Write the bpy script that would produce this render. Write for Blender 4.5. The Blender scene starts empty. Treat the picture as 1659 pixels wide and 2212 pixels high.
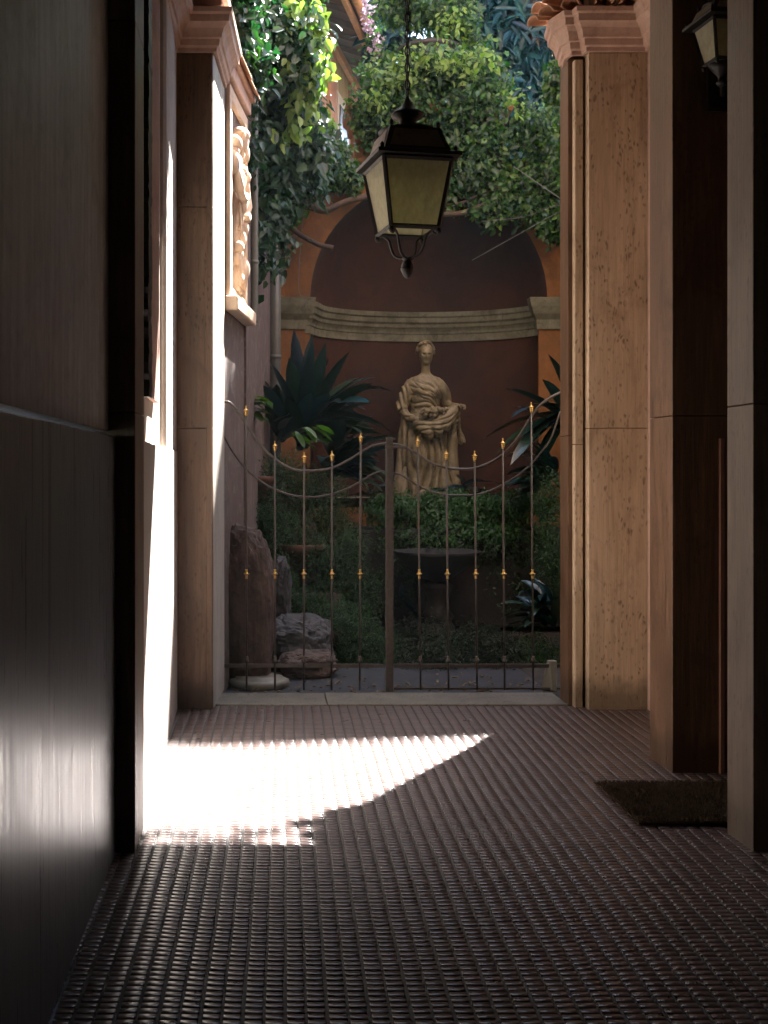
import bpy, bmesh, math, random
import numpy as np
from mathutils import Vector, Matrix, noise
R = math.radians
pi = math.pi
sc = bpy.context.scene
col = sc.collection

# ------------------------------------------------------------------ camera
CW, CH, CF, U0, V0, EYE = 1659.0, 2212.0, 2400.0, 575.0, 1022.0, 1.55
cam_d = bpy.data.cameras.new('camera')
cam_d.sensor_fit = 'HORIZONTAL'; cam_d.sensor_width = 36.0
cam_d.lens = CF / CW * 36.0
cam_d.shift_x = (CW / 2 - U0) / CW
cam_d.shift_y = (V0 - CH / 2) / CW
cam_d.clip_start = 0.05; cam_d.clip_end = 600
cam = bpy.data.objects.new('camera', cam_d)
cam.location = (0, 0, EYE); cam.rotation_euler = (R(90), 0, 0)
col.objects.link(cam); sc.camera = cam

# ------------------------------------------------------------------ sky, sun, exposure
SUN = Vector((0.656, 1.0, 1.8)).normalized()
w = bpy.data.worlds.new('World'); sc.world = w; w.use_nodes = True
nt = w.node_tree; nt.nodes.clear()
sky = nt.nodes.new('ShaderNodeTexSky'); sky.sky_type = 'NISHITA'; sky.sun_disc = False
sky.sun_elevation = math.asin(SUN.z); sky.sun_rotation = math.atan2(SUN.x, SUN.y)
bg = nt.nodes.new('ShaderNodeBackground'); bg.inputs['Strength'].default_value = 0.065
wo = nt.nodes.new('ShaderNodeOutputWorld')
nt.links.new(sky.outputs[0], bg.inputs[0]); nt.links.new(bg.outputs[0], wo.inputs[0])
sun_d = bpy.data.lights.new('sun', 'SUN'); sun_d.energy = 5.0; sun_d.angle = R(0.8); sun_d.color = (1.0, 0.975, 0.94)
sun = bpy.data.objects.new('sun', sun_d); sun.rotation_euler = SUN.to_track_quat('Z', 'Y').to_euler()
sun.location = (3, 6, 12); col.objects.link(sun)
sc.view_settings.view_transform = 'Standard'; sc.view_settings.look = 'None'
sc.view_settings.gamma = 1.0; sc.view_settings.exposure = 4.0
sc.cycles.max_bounces = 10; sc.cycles.diffuse_bounces = 7; sc.cycles.glossy_bounces = 4
sc.cycles.transparent_max_bounces = 12
sc.cycles.sample_clamp_indirect = 6.0
sc.cycles.use_denoising = True

# ------------------------------------------------------------------ helpers
def at(u, v, Y):
    return Vector(((u - U0) * Y / CF, Y, EYE - (v - V0) * Y / CF))
def gx(u, Y): return (u - U0) * Y / CF
def gz(v, Y): return EYE - (v - V0) * Y / CF

def tag(o, label=None, cat=None, group=None, kind=None):
    if label: o['label'] = label
    if cat: o['category'] = cat
    if group: o['group'] = group
    if kind: o['kind'] = kind
    return o
def empty(name, loc, label, cat, group=None, rz=0):
    o = bpy.data.objects.new(name, None); o.location = loc; o.rotation_euler = (0, 0, rz)
    o.empty_display_size = 0.1
    col.objects.link(o); return tag(o, label, cat, group)

class MB:
    def __init__(s): s.v = []; s.f = []; s.smooth = False
    def add(s, vs, fs):
        n = len(s.v); s.v.extend([tuple(p) for p in vs]); s.f.extend([tuple(i + n for i in f) for f in fs])
    def box(s, x0, x1, y0, y1, z0, z1):
        s.add([(x0,y0,z0),(x1,y0,z0),(x1,y1,z0),(x0,y1,z0),(x0,y0,z1),(x1,y0,z1),(x1,y1,z1),(x0,y1,z1)],
              [(3,2,1,0),(4,5,6,7),(0,1,5,4),(1,2,6,5),(2,3,7,6),(3,0,4,7)])
    def prism(s, poly, z0, z1):
        n = len(poly)
        a = sum(poly[i][0]*poly[(i+1)%n][1]-poly[(i+1)%n][0]*poly[i][1] for i in range(n))
        if a < 0: poly = poly[::-1]
        vs = [(p[0],p[1],z0) for p in poly] + [(p[0],p[1],z1) for p in poly]
        fs = [tuple(range(n-1,-1,-1)), tuple(range(n,2*n))] + [(i,(i+1)%n,n+(i+1)%n,n+i) for i in range(n)]
        s.add(vs, fs)
    def tube(s, pts, r, n=8, cap=True, flat=1.0):
        pts = [Vector(p) for p in pts]; rs = r if isinstance(r, (list, tuple)) else [r]*len(pts)
        t0 = (pts[1]-pts[0]).normalized()
        up = Vector((0,0,1)) if abs(t0.z) < 0.9 else Vector((1,0,0))
        a = t0.cross(up).normalized(); vs = []
        for i, p in enumerate(pts):
            t = (pts[min(i+1,len(pts)-1)] - pts[max(i-1,0)]).normalized()
            a = (a - t*a.dot(t)).normalized(); b = t.cross(a)
            for k in range(n):
                an = 2*pi*k/n; vs.append(p + (a*math.cos(an) + b*math.sin(an)*flat)*rs[i])
        fs = []
        for i in range(len(pts)-1):
            for k in range(n):
                k2 = (k+1)%n; fs.append((i*n+k, i*n+k2, (i+1)*n+k2, (i+1)*n+k))
        if cap: fs.append(tuple(range(n-1,-1,-1))); m=(len(pts)-1)*n; fs.append(tuple(range(m,m+n)))
        s.add(vs, fs)
    def lathe(s, prof, c=(0,0,0), n=16, sx=1, sy=1, a0=0):
        vs = []; fs = []
        for r, z in prof:
            for k in range(n):
                an = a0 + 2*pi*k/n; vs.append((c[0]+r*math.cos(an)*sx, c[1]+r*math.sin(an)*sy, c[2]+z))
        m = len(prof)
        for i in range(m-1):
            for k in range(n):
                k2 = (k+1)%n; fs.append((i*n+k, i*n+k2, (i+1)*n+k2, (i+1)*n+k))
        fs.append(tuple(range(n-1,-1,-1))); fs.append(tuple(range((m-1)*n, m*n)))
        s.add(vs, fs)
    def ball(s, c, r, n=12, m=8, sc3=(1,1,1)):
        vs = [(c[0],c[1],c[2]-r*sc3[2])]; fs = []
        for j in range(1, m):
            th = -pi/2 + pi*j/m
            for k in range(n):
                an = 2*pi*k/n
                vs.append((c[0]+r*sc3[0]*math.cos(th)*math.cos(an), c[1]+r*sc3[1]*math.cos(th)*math.sin(an), c[2]+r*sc3[2]*math.sin(th)))
        vs.append((c[0],c[1],c[2]+r*sc3[2])); top = len(vs)-1
        for k in range(n): fs.append((0, 1+(k+1)%n, 1+k))
        for j in range(m-2):
            for k in range(n):
                a = 1+j*n+k; b = 1+j*n+(k+1)%n; fs.append((a, b, b+n, a+n))
        o = 1+(m-2)*n
        for k in range(n): fs.append((o+k, o+(k+1)%n, top))
        s.add(vs, fs)
    def loft(s, secs, n=28):
        # secs: (z, cx, cy, rx, ry)
        vs = []; fs = []
        for z, cx, cy, rx, ry in secs:
            for k in range(n):
                an = 2*pi*k/n; vs.append((cx+rx*math.cos(an), cy+ry*math.sin(an), z))
        m = len(secs)
        for i in range(m-1):
            for k in range(n):
                k2 = (k+1)%n; fs.append((i*n+k, i*n+k2, (i+1)*n+k2, (i+1)*n+k))
        fs.append(tuple(range(n-1,-1,-1))); fs.append(tuple(range((m-1)*n, m*n)))
        s.add(vs, fs)
    def sweep(s, path, prof, ends=True):
        # path: plan points, open; profile offsets go to the right-hand side of travel
        P = [Vector((p[0],p[1])) for p in path]; nrm = []
        for i in range(len(P)-1):
            d = (P[i+1]-P[i]).normalized(); nrm.append(Vector((d.y,-d.x)))
        off = []
        for i in range(len(P)):
            if i == 0: off.append(nrm[0])
            elif i == len(P)-1: off.append(nrm[-1])
            else:
                m = (nrm[i-1]+nrm[i]).normalized(); off.append(m/max(0.35, m.dot(nrm[i])))
        k = len(prof); vs = []
        for i, p in enumerate(P):
            for o, z in prof: q = p+off[i]*o; vs.append((q.x,q.y,z))
        fs = []
        for i in range(len(P)-1):
            for j in range(k-1):
                fs.append((i*k+j, (i+1)*k+j, (i+1)*k+j+1, i*k+j+1))
        if ends: fs.append(tuple(range(k))); fs.append(tuple(range((len(P)-1)*k+k-1,(len(P)-1)*k-1,-1)))
        s.add(vs, fs)
    def build(s, name, mat, parent=None, smooth=False, bevel=0, loc=None, auto=None):
        me = bpy.data.meshes.new(name); me.from_pydata(s.v, [], s.f); me.update()
        bm = bmesh.new(); bm.from_mesh(me); bmesh.ops.recalc_face_normals(bm, faces=bm.faces); bm.to_mesh(me); bm.free()
        me.materials.append(mat)
        if smooth: me.polygons.foreach_set('use_smooth', [True]*len(me.polygons))
        o = bpy.data.objects.new(name, me); col.objects.link(o)
        if parent: o.parent = parent
        if loc is not None: o.location = loc
        if bevel:
            b = o.modifiers.new('bevel','BEVEL'); b.width = bevel; b.segments = 2; b.limit_method = 'ANGLE'; b.angle_limit = R(40)
        return o

def np_mesh(name, V, Q, mat, parent=None, smooth=False):
    me = bpy.data.meshes.new(name)
    V = np.asarray(V, dtype=np.float32); Q = np.asarray(Q, dtype=np.int32); k = Q.shape[1]
    me.vertices.add(len(V)); me.vertices.foreach_set('co', V.ravel())
    me.loops.add(Q.size); me.loops.foreach_set('vertex_index', Q.ravel())
    me.polygons.add(len(Q)); me.polygons.foreach_set('loop_start', np.arange(0, Q.size, k, dtype=np.int32))
    me.polygons.foreach_set('loop_total', np.full(len(Q), k, dtype=np.int32))
    if smooth: me.polygons.foreach_set('use_smooth', np.ones(len(Q), dtype=bool))
    me.update(calc_edges=True); me.validate()
    me.materials.append(mat)
    o = bpy.data.objects.new(name, me); col.objects.link(o)
    if parent: o.parent = parent
    return o

def nrmz(a): return a / np.maximum(np.linalg.norm(a, axis=1, keepdims=True), 1e-9)
def leaf_arrays(P, D, N, L, W, fold=0.18, curl=0.15):
    D = nrmz(D); N = N - D*np.sum(N*D, axis=1, keepdims=True); N = nrmz(N); B = np.cross(N, D)
    L = L[:,None]; W = W[:,None]
    p = [P, P+D*L*.30-B*W*.5+N*W*fold, P+D*L*.68-B*W*.40+N*(W*fold-L*curl*.4), P+D*L-N*L*curl,
         P+D*L*.68+B*W*.40+N*(W*fold-L*curl*.4), P+D*L*.30+B*W*.5+N*W*fold]
    V = np.stack(p, axis=1).reshape(-1,3); n = len(P); base = (np.arange(n)*6)[:,None]
    Q = np.concatenate([base+np.array([[0,1,2,3]]), base+np.array([[0,3,4,5]])], axis=1).reshape(-1,4)
    return V, Q
def foliage(name, blobs, mat, size=(.05,.09), asp=.55, seed=0, parent=None, hang=.6, out=(0,-1,.5), clump=.12, npc=22, rnd=.8):
    """blobs: (center, radii, number of clumps); leaves gather in small sprays spread through each blob"""
    rg = np.random.default_rng(seed); PP = []; OO = []
    for c, r, k in blobs:
        d = nrmz(rg.normal(size=(k,3))); rad = rg.random((k,1))**.45
        cc = np.array(c)[None,:] + d*rad*np.array(r)[None,:]
        idx = np.repeat(np.arange(k), npc)
        st = nrmz(rg.normal(size=(k,3))+np.array([0,-.3,-.5]))          # each spray has an axis
        tt = rg.random((k*npc,1))
        pp = cc[idx] + st[idx]*(tt-.5)*clump*2.2 + rg.normal(size=(k*npc,3))*clump*.38
        PP.append(pp); OO.append(d[idx]*.5+st[idx]*.4)
    P = np.concatenate(PP); O = np.concatenate(OO); n = len(P)
    N = nrmz(np.array(out)[None,:] + rg.normal(size=(n,3))*rnd*.6 + O*.5)
    D = nrmz(rg.normal(size=(n,3))*rnd + np.array([0,-.2,-hang]) + O*.4)
    L = size[0]*.8+(size[1]-size[0]*.8)*rg.random(n)**1.6; W = L*asp*rg.uniform(.8,1.15,n)
    V, Q = leaf_arrays(P, D, N, L, W)
    return np_mesh(name, V, Q, mat, parent)

# ------------------------------------------------------------------ materials
def newmat(name):
    m = bpy.data.materials.new(name); m.use_nodes = True; t = m.node_tree
    b = t.nodes['Principled BSDF']; return m, t, b
def nd(t, kind, **kw):
    n = t.nodes.new(kind)
    for k, v in kw.items():
        if k in n.inputs: n.inputs[k].default_value = v
        else: setattr(n, k, v)
    return n
def coords(t, scale, rot=(0,0,0)):
    g = nd(t, 'ShaderNodeNewGeometry'); m = nd(t, 'ShaderNodeMapping')
    m.inputs['Scale'].default_value = scale; m.inputs['Rotation'].default_value = rot
    t.links.new(g.outputs['Position'], m.inputs['Vector']); return m.outputs[0]
def ramp(t, fac, stops):
    r = nd(t, 'ShaderNodeValToRGB'); e = r.color_ramp.elements
    while len(e) < len(stops): e.new(0.5)
    for i, (p, c) in enumerate(stops): e[i].position = p; e[i].color = (*c, 1) if len(c) == 3 else c
    t.links.new(fac, r.inputs[0]); return r.outputs[0]
def noise_n(t, vec, scale, detail=5, rough=.6, dist=0):
    n = nd(t, 'ShaderNodeTexNoise'); n.inputs['Scale'].default_value = scale; n.inputs['Detail'].default_value = detail
    n.inputs['Roughness'].default_value = rough; n.inputs['Distortion'].default_value = dist
    t.links.new(vec, n.inputs['Vector']); return n.outputs['Fac']
def mix(t, a, b, fac, mode='MIX'):
    m = nd(t, 'ShaderNodeMix'); m.data_type = 'RGBA'; m.blend_type = mode
    for s, x in (('A', a), ('B', b)):
        i = [q for q in m.inputs if q.name == s and q.type == 'RGBA'][0]
        if isinstance(x, tuple): i.default_value = (*x, 1)
        else: t.links.new(x, i)
    f = m.inputs[0]
    if isinstance(fac, (int, float)): f.default_value = fac
    else: t.links.new(fac, f)
    return [q for q in m.outputs if q.type == 'RGBA'][0]
def bump(t, b, h, strength=.3, dist=.01):
    n = nd(t, 'ShaderNodeBump'); n.inputs['Strength'].default_value = strength; n.inputs['Distance'].default_value = dist
    t.links.new(h, n.inputs['Height']); t.links.new(n.outputs[0], b.inputs['Normal']); return n
def K(v): return (v, v, v)

def travertine(name, lo, hi, stain, pits=.5, rough=.6, streak=1.0, seed=0.0, foot_dark=0.0):
    m, t, b = newmat(name)
    v1 = coords(t, (4+seed,4,.7)); v2 = coords(t, (1,1,.045)); v3 = coords(t, (1,1,.42)); v0 = coords(t, (1,1,.55))
    big = noise_n(t, v1, 1.0, 5, .6, .6)
    fine = noise_n(t, v2, 55, 4, .65, .2)
    c = ramp(t, big, [(.30, lo), (.72, hi)])
    c = mix(t, c, ramp(t, fine, [(.32, K(.45)), (.72, K(1.3))]), .75*streak, 'MULTIPLY')
    st = noise_n(t, v0, 3.1, 7, .7, .9)
    c = mix(t, c, stain, ramp(t, st, [(.52, K(0)), (.72, K(.8))]))
    vo = nd(t, 'ShaderNodeTexVoronoi'); vo.inputs['Scale'].default_value = 40; vo.inputs['Randomness'].default_value = 1
    wr = nd(t, 'ShaderNodeVectorMath'); wr.operation = 'ADD'
    ns = nd(t, 'ShaderNodeTexNoise'); ns.inputs['Scale'].default_value = 22; t.links.new(v3, ns.inputs['Vector'])
    ms = nd(t, 'ShaderNodeVectorMath'); ms.operation = 'SCALE'; ms.inputs['Scale'].default_value = .055
    t.links.new(ns.outputs['Color'], ms.inputs[0]); t.links.new(v3, wr.inputs[0]); t.links.new(ms.outputs[0], wr.inputs[1])
    t.links.new(wr.outputs[0], vo.inputs['Vector'])
    pit = ramp(t, vo.outputs['Distance'], [(.14, K(.85)), (.38, K(0))])
    msk = ramp(t, noise_n(t, v3, 6, 4, .7, .3), [(.42, K(0)), (.56, K(1))])
    pm = mix(t, pit, msk, 1.0, 'MULTIPLY')
    pm2 = mix(t, pm, K(pits), 1.0, 'MULTIPLY')
    c = mix(t, c, (lo[0]*.22, lo[1]*.2, lo[2]*.2), pm2)
    if foot_dark:  # darker towards the foot, with an uneven upper limit
        g = nd(t, 'ShaderNodeNewGeometry'); sp = nd(t, 'ShaderNodeSeparateXYZ'); t.links.new(g.outputs['Position'], sp.inputs[0])
        gn = noise_n(t, coords(t, (1,1,1)), 7, 5, .7); ad = nd(t, 'ShaderNodeMath'); ad.operation = 'MULTIPLY_ADD'
        t.links.new(gn, ad.inputs[0]); ad.inputs[1].default_value = -.22; t.links.new(sp.outputs['Z'], ad.inputs[2])
        c = mix(t, c, (lo[0]*.35, lo[1]*.35, lo[2]*.35), ramp(t, ad.outputs[0], [(0.0, K(foot_dark)), (.11, K(0))]))
    t.links.new(c, b.inputs['Base Color'])
    rr = ramp(t, fine, [(.3, K(rough-.12)), (.7, K(rough+.15))]); t.links.new(rr, b.inputs['Roughness'])
    h = mix(t, fine, K(0), pm2); bump(t, b, h, .45, .006)
    return m

def plaster(name, lo, hi, stain, rough=.8, streak=.4, bumpy=.35, sc_=1.0, mottled=.5):
    m, t, b = newmat(name)
    v = coords(t, (1,1,1)); vs = coords(t, (1,1,.10))
    a = noise_n(t, v, 1.6*sc_, 7, .62, .7); f = noise_n(t, v, 26, 6, .7); s = noise_n(t, vs, 22, 4, .6, .3)
    c = ramp(t, a, [(.32, lo), (.68, hi)])
    c = mix(t, c, ramp(t, s, [(.3, K(.7)), (.7, K(1.15))]), streak, 'MULTIPLY')
    c = mix(t, c, stain, ramp(t, noise_n(t, v, 3.3*sc_, 8, .75, 1.1), [(.50, K(0)), (.72, K(mottled))]))
    c = mix(t, c, ramp(t, f, [(.25, K(.8)), (.75, K(1.1))]), .6, 'MULTIPLY')
    t.links.new(c, b.inputs['Base Color']); b.inputs['Roughness'].default_value = rough
    hh = mix(t, f, a, .4); bump(t, b, hh, bumpy, .012)
    return m

def simple(name, c, rough=.5, metal=0, var=.25, sc_=20, bumpy=.1, zs=1.0, **kw):
    m, t, b = newmat(name)
    n = noise_n(t, coords(t, (1,1,zs)), sc_, 6, .65)
    cc = ramp(t, n, [(.3, tuple(x*(1-var) for x in c)), (.7, tuple(min(1,x*(1+var)) for x in c))])
    t.links.new(cc, b.inputs['Base Color']); b.inputs['Roughness'].default_value = rough; b.inputs['Metallic'].default_value = metal
    rr = ramp(t, n, [(.3, K(max(.02,rough-.1))), (.7, K(min(1,rough+.12)))]); t.links.new(rr, b.inputs['Roughness'])
    bump(t, b, n, bumpy, .004)
    for k, v in kw.items(): b.inputs[k].default_value = v
    return m

def leafmat(name, cols, rough=.32, transl=.35, tcol=None, spec=.5):
    m, t, b = newmat(name)
    g = nd(t, 'ShaderNodeNewGeometry')
    c = ramp(t, g.outputs['Random Per Island'], [(i/(len(cols)-1), x) for i, x in enumerate(cols)])
    big = noise_n(t, coords(t, (1,1,1)), 2.2, 3, .5)
    c2 = mix(t, c, ramp(t, big, [(.35, K(.65)), (.65, K(1.2))]), .7, 'MULTIPLY')
    t.links.new(c2, b.inputs['Base Color']); b.inputs['Roughness'].default_value = rough
    b.inputs['Specular IOR Level'].default_value = spec
    tr = nd(t, 'ShaderNodeBsdfTranslucent')
    tc = mix(t, c2, tcol or (1.6,1.9,.5), 1.0, 'MULTIPLY'); t.links.new(tc, tr.inputs['Color'])
    mx = nd(t, 'ShaderNodeMixShader'); mx.inputs[0].default_value = transl
    out = t.nodes['Material Output']
    t.links.new(b.outputs[0], mx.inputs[1]); t.links.new(tr.outputs[0], mx.inputs[2]); t.links.new(mx.outputs[0], out.inputs['Surface'])
    return m

M = {}
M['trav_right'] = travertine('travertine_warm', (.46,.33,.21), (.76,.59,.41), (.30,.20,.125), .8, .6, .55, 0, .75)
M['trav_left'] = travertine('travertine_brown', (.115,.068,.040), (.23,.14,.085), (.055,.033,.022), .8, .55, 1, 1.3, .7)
M['trav_jamb'] = travertine('travertine_grey', (.105,.075,.055), (.19,.14,.105), (.07,.05,.038), .5, .5, 1, .6, .5)
M['trav_pier'] = travertine('travertine_streaked', (.13,.070,.040), (.24,.135,.078), (.065,.035,.021), .4, .45, 1, 2.1, .6)
M['reveal_sun_pale'] = travertine('sun_paled_reveal_stone', (.42,.37,.31), (.62,.55,.47), (.30,.25,.2), .4, .55, .7, 1.0, .3)  # paler than the shaft; bright sun is put into the colour
M['impost'] = plaster('impost_plaster', (.52,.34,.26), (.66,.46,.36), (.30,.18,.13), .85, .2, .5, 1.6, .6)
M['wall_dark'] = plaster('aged_plaster_grey', (.43,.435,.445), (.55,.555,.565), (.27,.275,.285), .5, .9, .35, 1.4, .9)
M['wall_cream'] = plaster('aged_plaster_cream', (.46,.39,.33), (.58,.50,.43), (.33,.26,.21), .7, .5, .3)
M['wall_pink'] = plaster('aged_plaster_pink', (.42,.24,.18), (.52,.32,.25), (.28,.16,.12), .8, .3, .4)
M['garden_wall'] = plaster('garden_plaster', (.095,.066,.056), (.15,.105,.09), (.26,.235,.22), .8, .6, .5, 1.6, .75)
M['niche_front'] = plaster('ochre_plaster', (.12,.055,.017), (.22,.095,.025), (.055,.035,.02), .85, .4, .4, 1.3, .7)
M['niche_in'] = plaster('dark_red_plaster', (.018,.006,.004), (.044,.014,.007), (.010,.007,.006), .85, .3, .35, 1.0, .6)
M['niche_cornice'] = plaster('mossy_stone', (.085,.09,.06), (.17,.175,.125), (.025,.03,.02), .8, .5, .4, 2.2, .8)
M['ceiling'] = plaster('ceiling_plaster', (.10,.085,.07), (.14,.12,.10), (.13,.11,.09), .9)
M['house'] = plaster('house_plaster_yellow', (.42,.34,.17), (.56,.47,.27), (.25,.18,.09), .85, .6, .3, 1.2, .6)
M['house_pink'] = plaster('house_plaster_pink', (.42,.22,.15), (.52,.29,.20), (.28,.14,.09), .85, .4, .3)
M['threshold'] = travertine('threshold_stone', (.12,.105,.085), (.21,.185,.15), (.06,.05,.045), .9, .55, .3, .3)
M['iron'] = simple('painted_iron', (.075,.06,.05), .42, .35, .3, 40, .15)
M['iron_black'] = simple('black_iron', (.022,.020,.020), .5, .4, .3, 40, .2)
M['brass'] = simple('brass', (.50,.31,.10), .30, 1.0, .25, 60, .08)
M['wood_dark'] = simple('dark_door_wood', (.05,.03,.02), .4, 0, .4, 30, .3, .08)
M['terracotta'] = simple('terracotta', (.085,.040,.026), .75, 0, .3, 12, .3)
M['rooftile'] = simple('clay_tile', (.48,.26,.15), .8, 0, .35, 9, .4)
M['rock'] = plaster('brown_rock', (.040,.028,.024), (.12,.080,.066), (.02,.017,.016), .75, .1, 1.0, 3.5, .9)
M['rock_grey'] = plaster('grey_rock', (.025,.026,.030), (.065,.064,.072), (.015,.015,.017), .7, .1, 1.0, 5, .9)
M['soil'] = plaster('soil', (.025,.022,.02), (.05,.042,.035), (.012,.012,.01), .9, 0, .8, 4)
M['pale_stone'] = plaster('pale_stone', (.14,.13,.10), (.22,.20,.16), (.18,.15,.10), .55, .1, .3, 3)
M['basin'] = plaster('grey_basin_stone', (.012,.012,.013), (.024,.023,.024), (.007,.009,.008), .7, .3, .4, 2)
M['statue'] = plaster('weathered_statue_stone', (.115,.10,.058), (.235,.20,.118), (.03,.027,.02), .55, .5, .3, 3.5, .9)
M['relief'] = plaster('relief_plaster', (.60,.44,.31), (.70,.55,.42), (.40,.26,.17), .75, .2, .3, 3, .5)
M['pipe'] = simple('painted_drainpipe', (.10,.105,.095), .45, .1, .35, 7, .15, .4)
M['bark'] = simple('vine_bark', (.06,.042,.03), .85, 0, .5, 14, .8, .3)
M['cable'] = simple('cable_rubber', (.10,.10,.09), .4, 0, .2, 20, .05)
M['wood_eave'] = simple('eave_boards', (.085,.055,.032), .8, 0, .4, 14, .3)
M['wood_beam'] = simple('eave_beam_wood', (.42,.24,.10), .7, 0, .3, 14, .3)
M['shutter'] = simple('window_glass_dark', (.03,.045,.05), .15, 0, .3, 5, .03)
M['win_trim'] = simple('window_trim_pale', (.55,.50,.42), .6, 0, .2, 10, .1)
M['bulb'] = simple('bulb_glass', (.92,.80,.66), .25, 0, .05, 5, .0)
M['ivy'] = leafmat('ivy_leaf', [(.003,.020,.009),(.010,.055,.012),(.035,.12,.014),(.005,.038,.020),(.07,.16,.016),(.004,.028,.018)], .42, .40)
M['ivy_left'] = leafmat('large_vine_leaf', [(.003,.024,.016),(.006,.040,.020),(.014,.055,.014),(.004,.032,.032)], .38, .30, spec=.35)
M['tree_leaf'] = leafmat('blue_green_tree_leaf', [(.002,.026,.032),(.003,.04,.052),(.005,.055,.05),(.002,.03,.065)], .40, .12, (1.0,1.3,1.2), spec=.3)
M['broad'] = leafmat('broad_leaf_sky_tint', [(.004,.016,.013),(.008,.034,.022),(.010,.045,.065),(.006,.024,.020),(.020,.045,.014),(.007,.035,.07)], .28, .06, (1,1.2,1), spec=.6)  # blue entries put sky reflections into the leaf colour
M['fern'] = leafmat('fern_leaf', [(.008,.034,.011),(.016,.058,.018),(.03,.08,.018),(.010,.045,.024)], .5, .3)
M['fern_shade'] = leafmat('shade_tinted_fern_leaf', [(.004,.014,.007),(.008,.022,.010),(.012,.03,.012)], .6, .2)  # darkened fern copy, shade put into the leaf colour
M['hedge'] = leafmat('hedge_leaf', [(.012,.055,.014),(.022,.085,.02),(.045,.13,.03)], .45, .3)
M['bright'] = leafmat('light_green_leaf', [(.03,.09,.015),(.06,.13,.02)], .4, .4)
M['sun_leaf'] = leafmat('sun_tinted_vine_leaf', [(.10,.20,.03),(.17,.28,.05),(.07,.16,.03)], .35, .5, (1.6,1.8,.8))  # paler, yellower leaf copy with sunlight put into its colour
M['lilac'] = leafmat('pale_blossom', [(.30,.22,.34),(.42,.32,.40),(.25,.16,.22)], .6, .3, (1,1,1))

def tilemat():
    m, t, b = newmat('glazed_ribbed_tile')
    g = nd(t, 'ShaderNodeNewGeometry')
    c = ramp(t, g.outputs['Random Per Island'], [(0, (.080,.052,.047)), (.35, (.095,.062,.055)), (.7, (.108,.070,.060)), (1, (.088,.064,.061))])
    n = noise_n(t, coords(t, (1,1,1)), 2.6, 6, .65, .5)
    c = mix(t, c, ramp(t, n, [(.3, K(.75)), (.7, K(1.15))]), .8, 'MULTIPLY')
    d = noise_n(t, coords(t, (1,1,1)), 60, 5, .7)
    c = mix(t, c, (.08,.065,.06), ramp(t, d, [(.70, K(0)), (.8, K(.12))]))
    t.links.new(c, b.inputs['Base Color'])
    r = ramp(t, noise_n(t, coords(t, (1,1,1)), 9, 6, .7), [(.3, K(.26)), (.7, K(.34))]); t.links.new(r, b.inputs['Roughness'])
    b.inputs['Specular IOR Level'].default_value = .5
    bump(t, b, n, .03, .002); return m
M['tile'] = tilemat()
M['grout'] = simple('cement_grout', (.06,.054,.05), .75, 0, .3, 30, .3)
def dadomat(name, lo, hi, rough, var=.12):
    m, t, b = newmat(name)
    v = coords(t, (1,1,.035)); f = noise_n(t, v, 42, 6, .75, .25); a = noise_n(t, coords(t,(1,1,.35)), 2.5, 6, .65, .8)
    c = ramp(t, a, [(.3, lo), (.7, hi)])
    c = mix(t, c, ramp(t, f, [(.3, K(.72)), (.75, K(1.2))]), .6, 'MULTIPLY')
    cr = noise_n(t, coords(t, (1,1,.02)), 19, 2, .5, .15)
    c = mix(t, c, (lo[0]*.25,lo[1]*.25,lo[2]*.25), ramp(t, cr, [(.655, K(0)), (.68, K(.8))]))
    t.links.new(c, b.inputs['Base Color'])
    r = ramp(t, f, [(.3, K(rough-var/2)), (.7, K(rough+var))]); t.links.new(r, b.inputs['Roughness'])
    b.inputs['Specular IOR Level'].default_value = .5
    bump(t, b, f, .045, .003); return m
M['dado_dark'] = dadomat('polished_grey_stone', (.11,.13,.15), (.175,.195,.22), .31, .17)
M['dado_light'] = dadomat('polished_pale_stone', (.42,.37,.33), (.54,.49,.44), .34)
def glassmat():
    m, t, b = newmat('frosted_lamp_glass')
    n = noise_n(t, coords(t, (1,1,.6)), 40, 6, .7)
    c = ramp(t, n, [(.35, (.66,.60,.44)), (.7, (.86,.82,.66))]); t.links.new(c, b.inputs['Base Color'])
    b.inputs['Roughness'].default_value = .5
    tr = nd(t, 'ShaderNodeBsdfTranslucent'); t.links.new(c, tr.inputs['Color'])
    tp = nd(t, 'ShaderNodeBsdfTransparent'); tp.inputs['Color'].default_value = (.75,.78,.62,1)
    m1 = nd(t, 'ShaderNodeMixShader'); m1.inputs[0].default_value = .45
    m2 = nd(t, 'ShaderNodeMixShader'); m2.inputs[0].default_value = .48
    t.links.new(b.outputs[0], m1.inputs[1]); t.links.new(tr.outputs[0], m1.inputs[2])
    t.links.new(m1.outputs[0], m2.inputs[1]); t.links.new(tp.outputs[0], m2.inputs[2])
    t.links.new(m2.outputs[0], t.nodes['Material Output'].inputs['Surface']); return m
M['lampglass'] = glassmat()
def matmat():
    m, t, b = newmat('coir_fibre')
    g = nd(t, 'ShaderNodeNewGeometry')
    c = ramp(t, g.outputs['Random Per Island'], [(0, (.03,.018,.010)), (.6, (.075,.045,.025)), (1, (.13,.08,.045))])
    t.links.new(c, b.inputs['Base Color']); b.inputs['Roughness'].default_value = .95; return m
M['coir'] = matmat()

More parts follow.
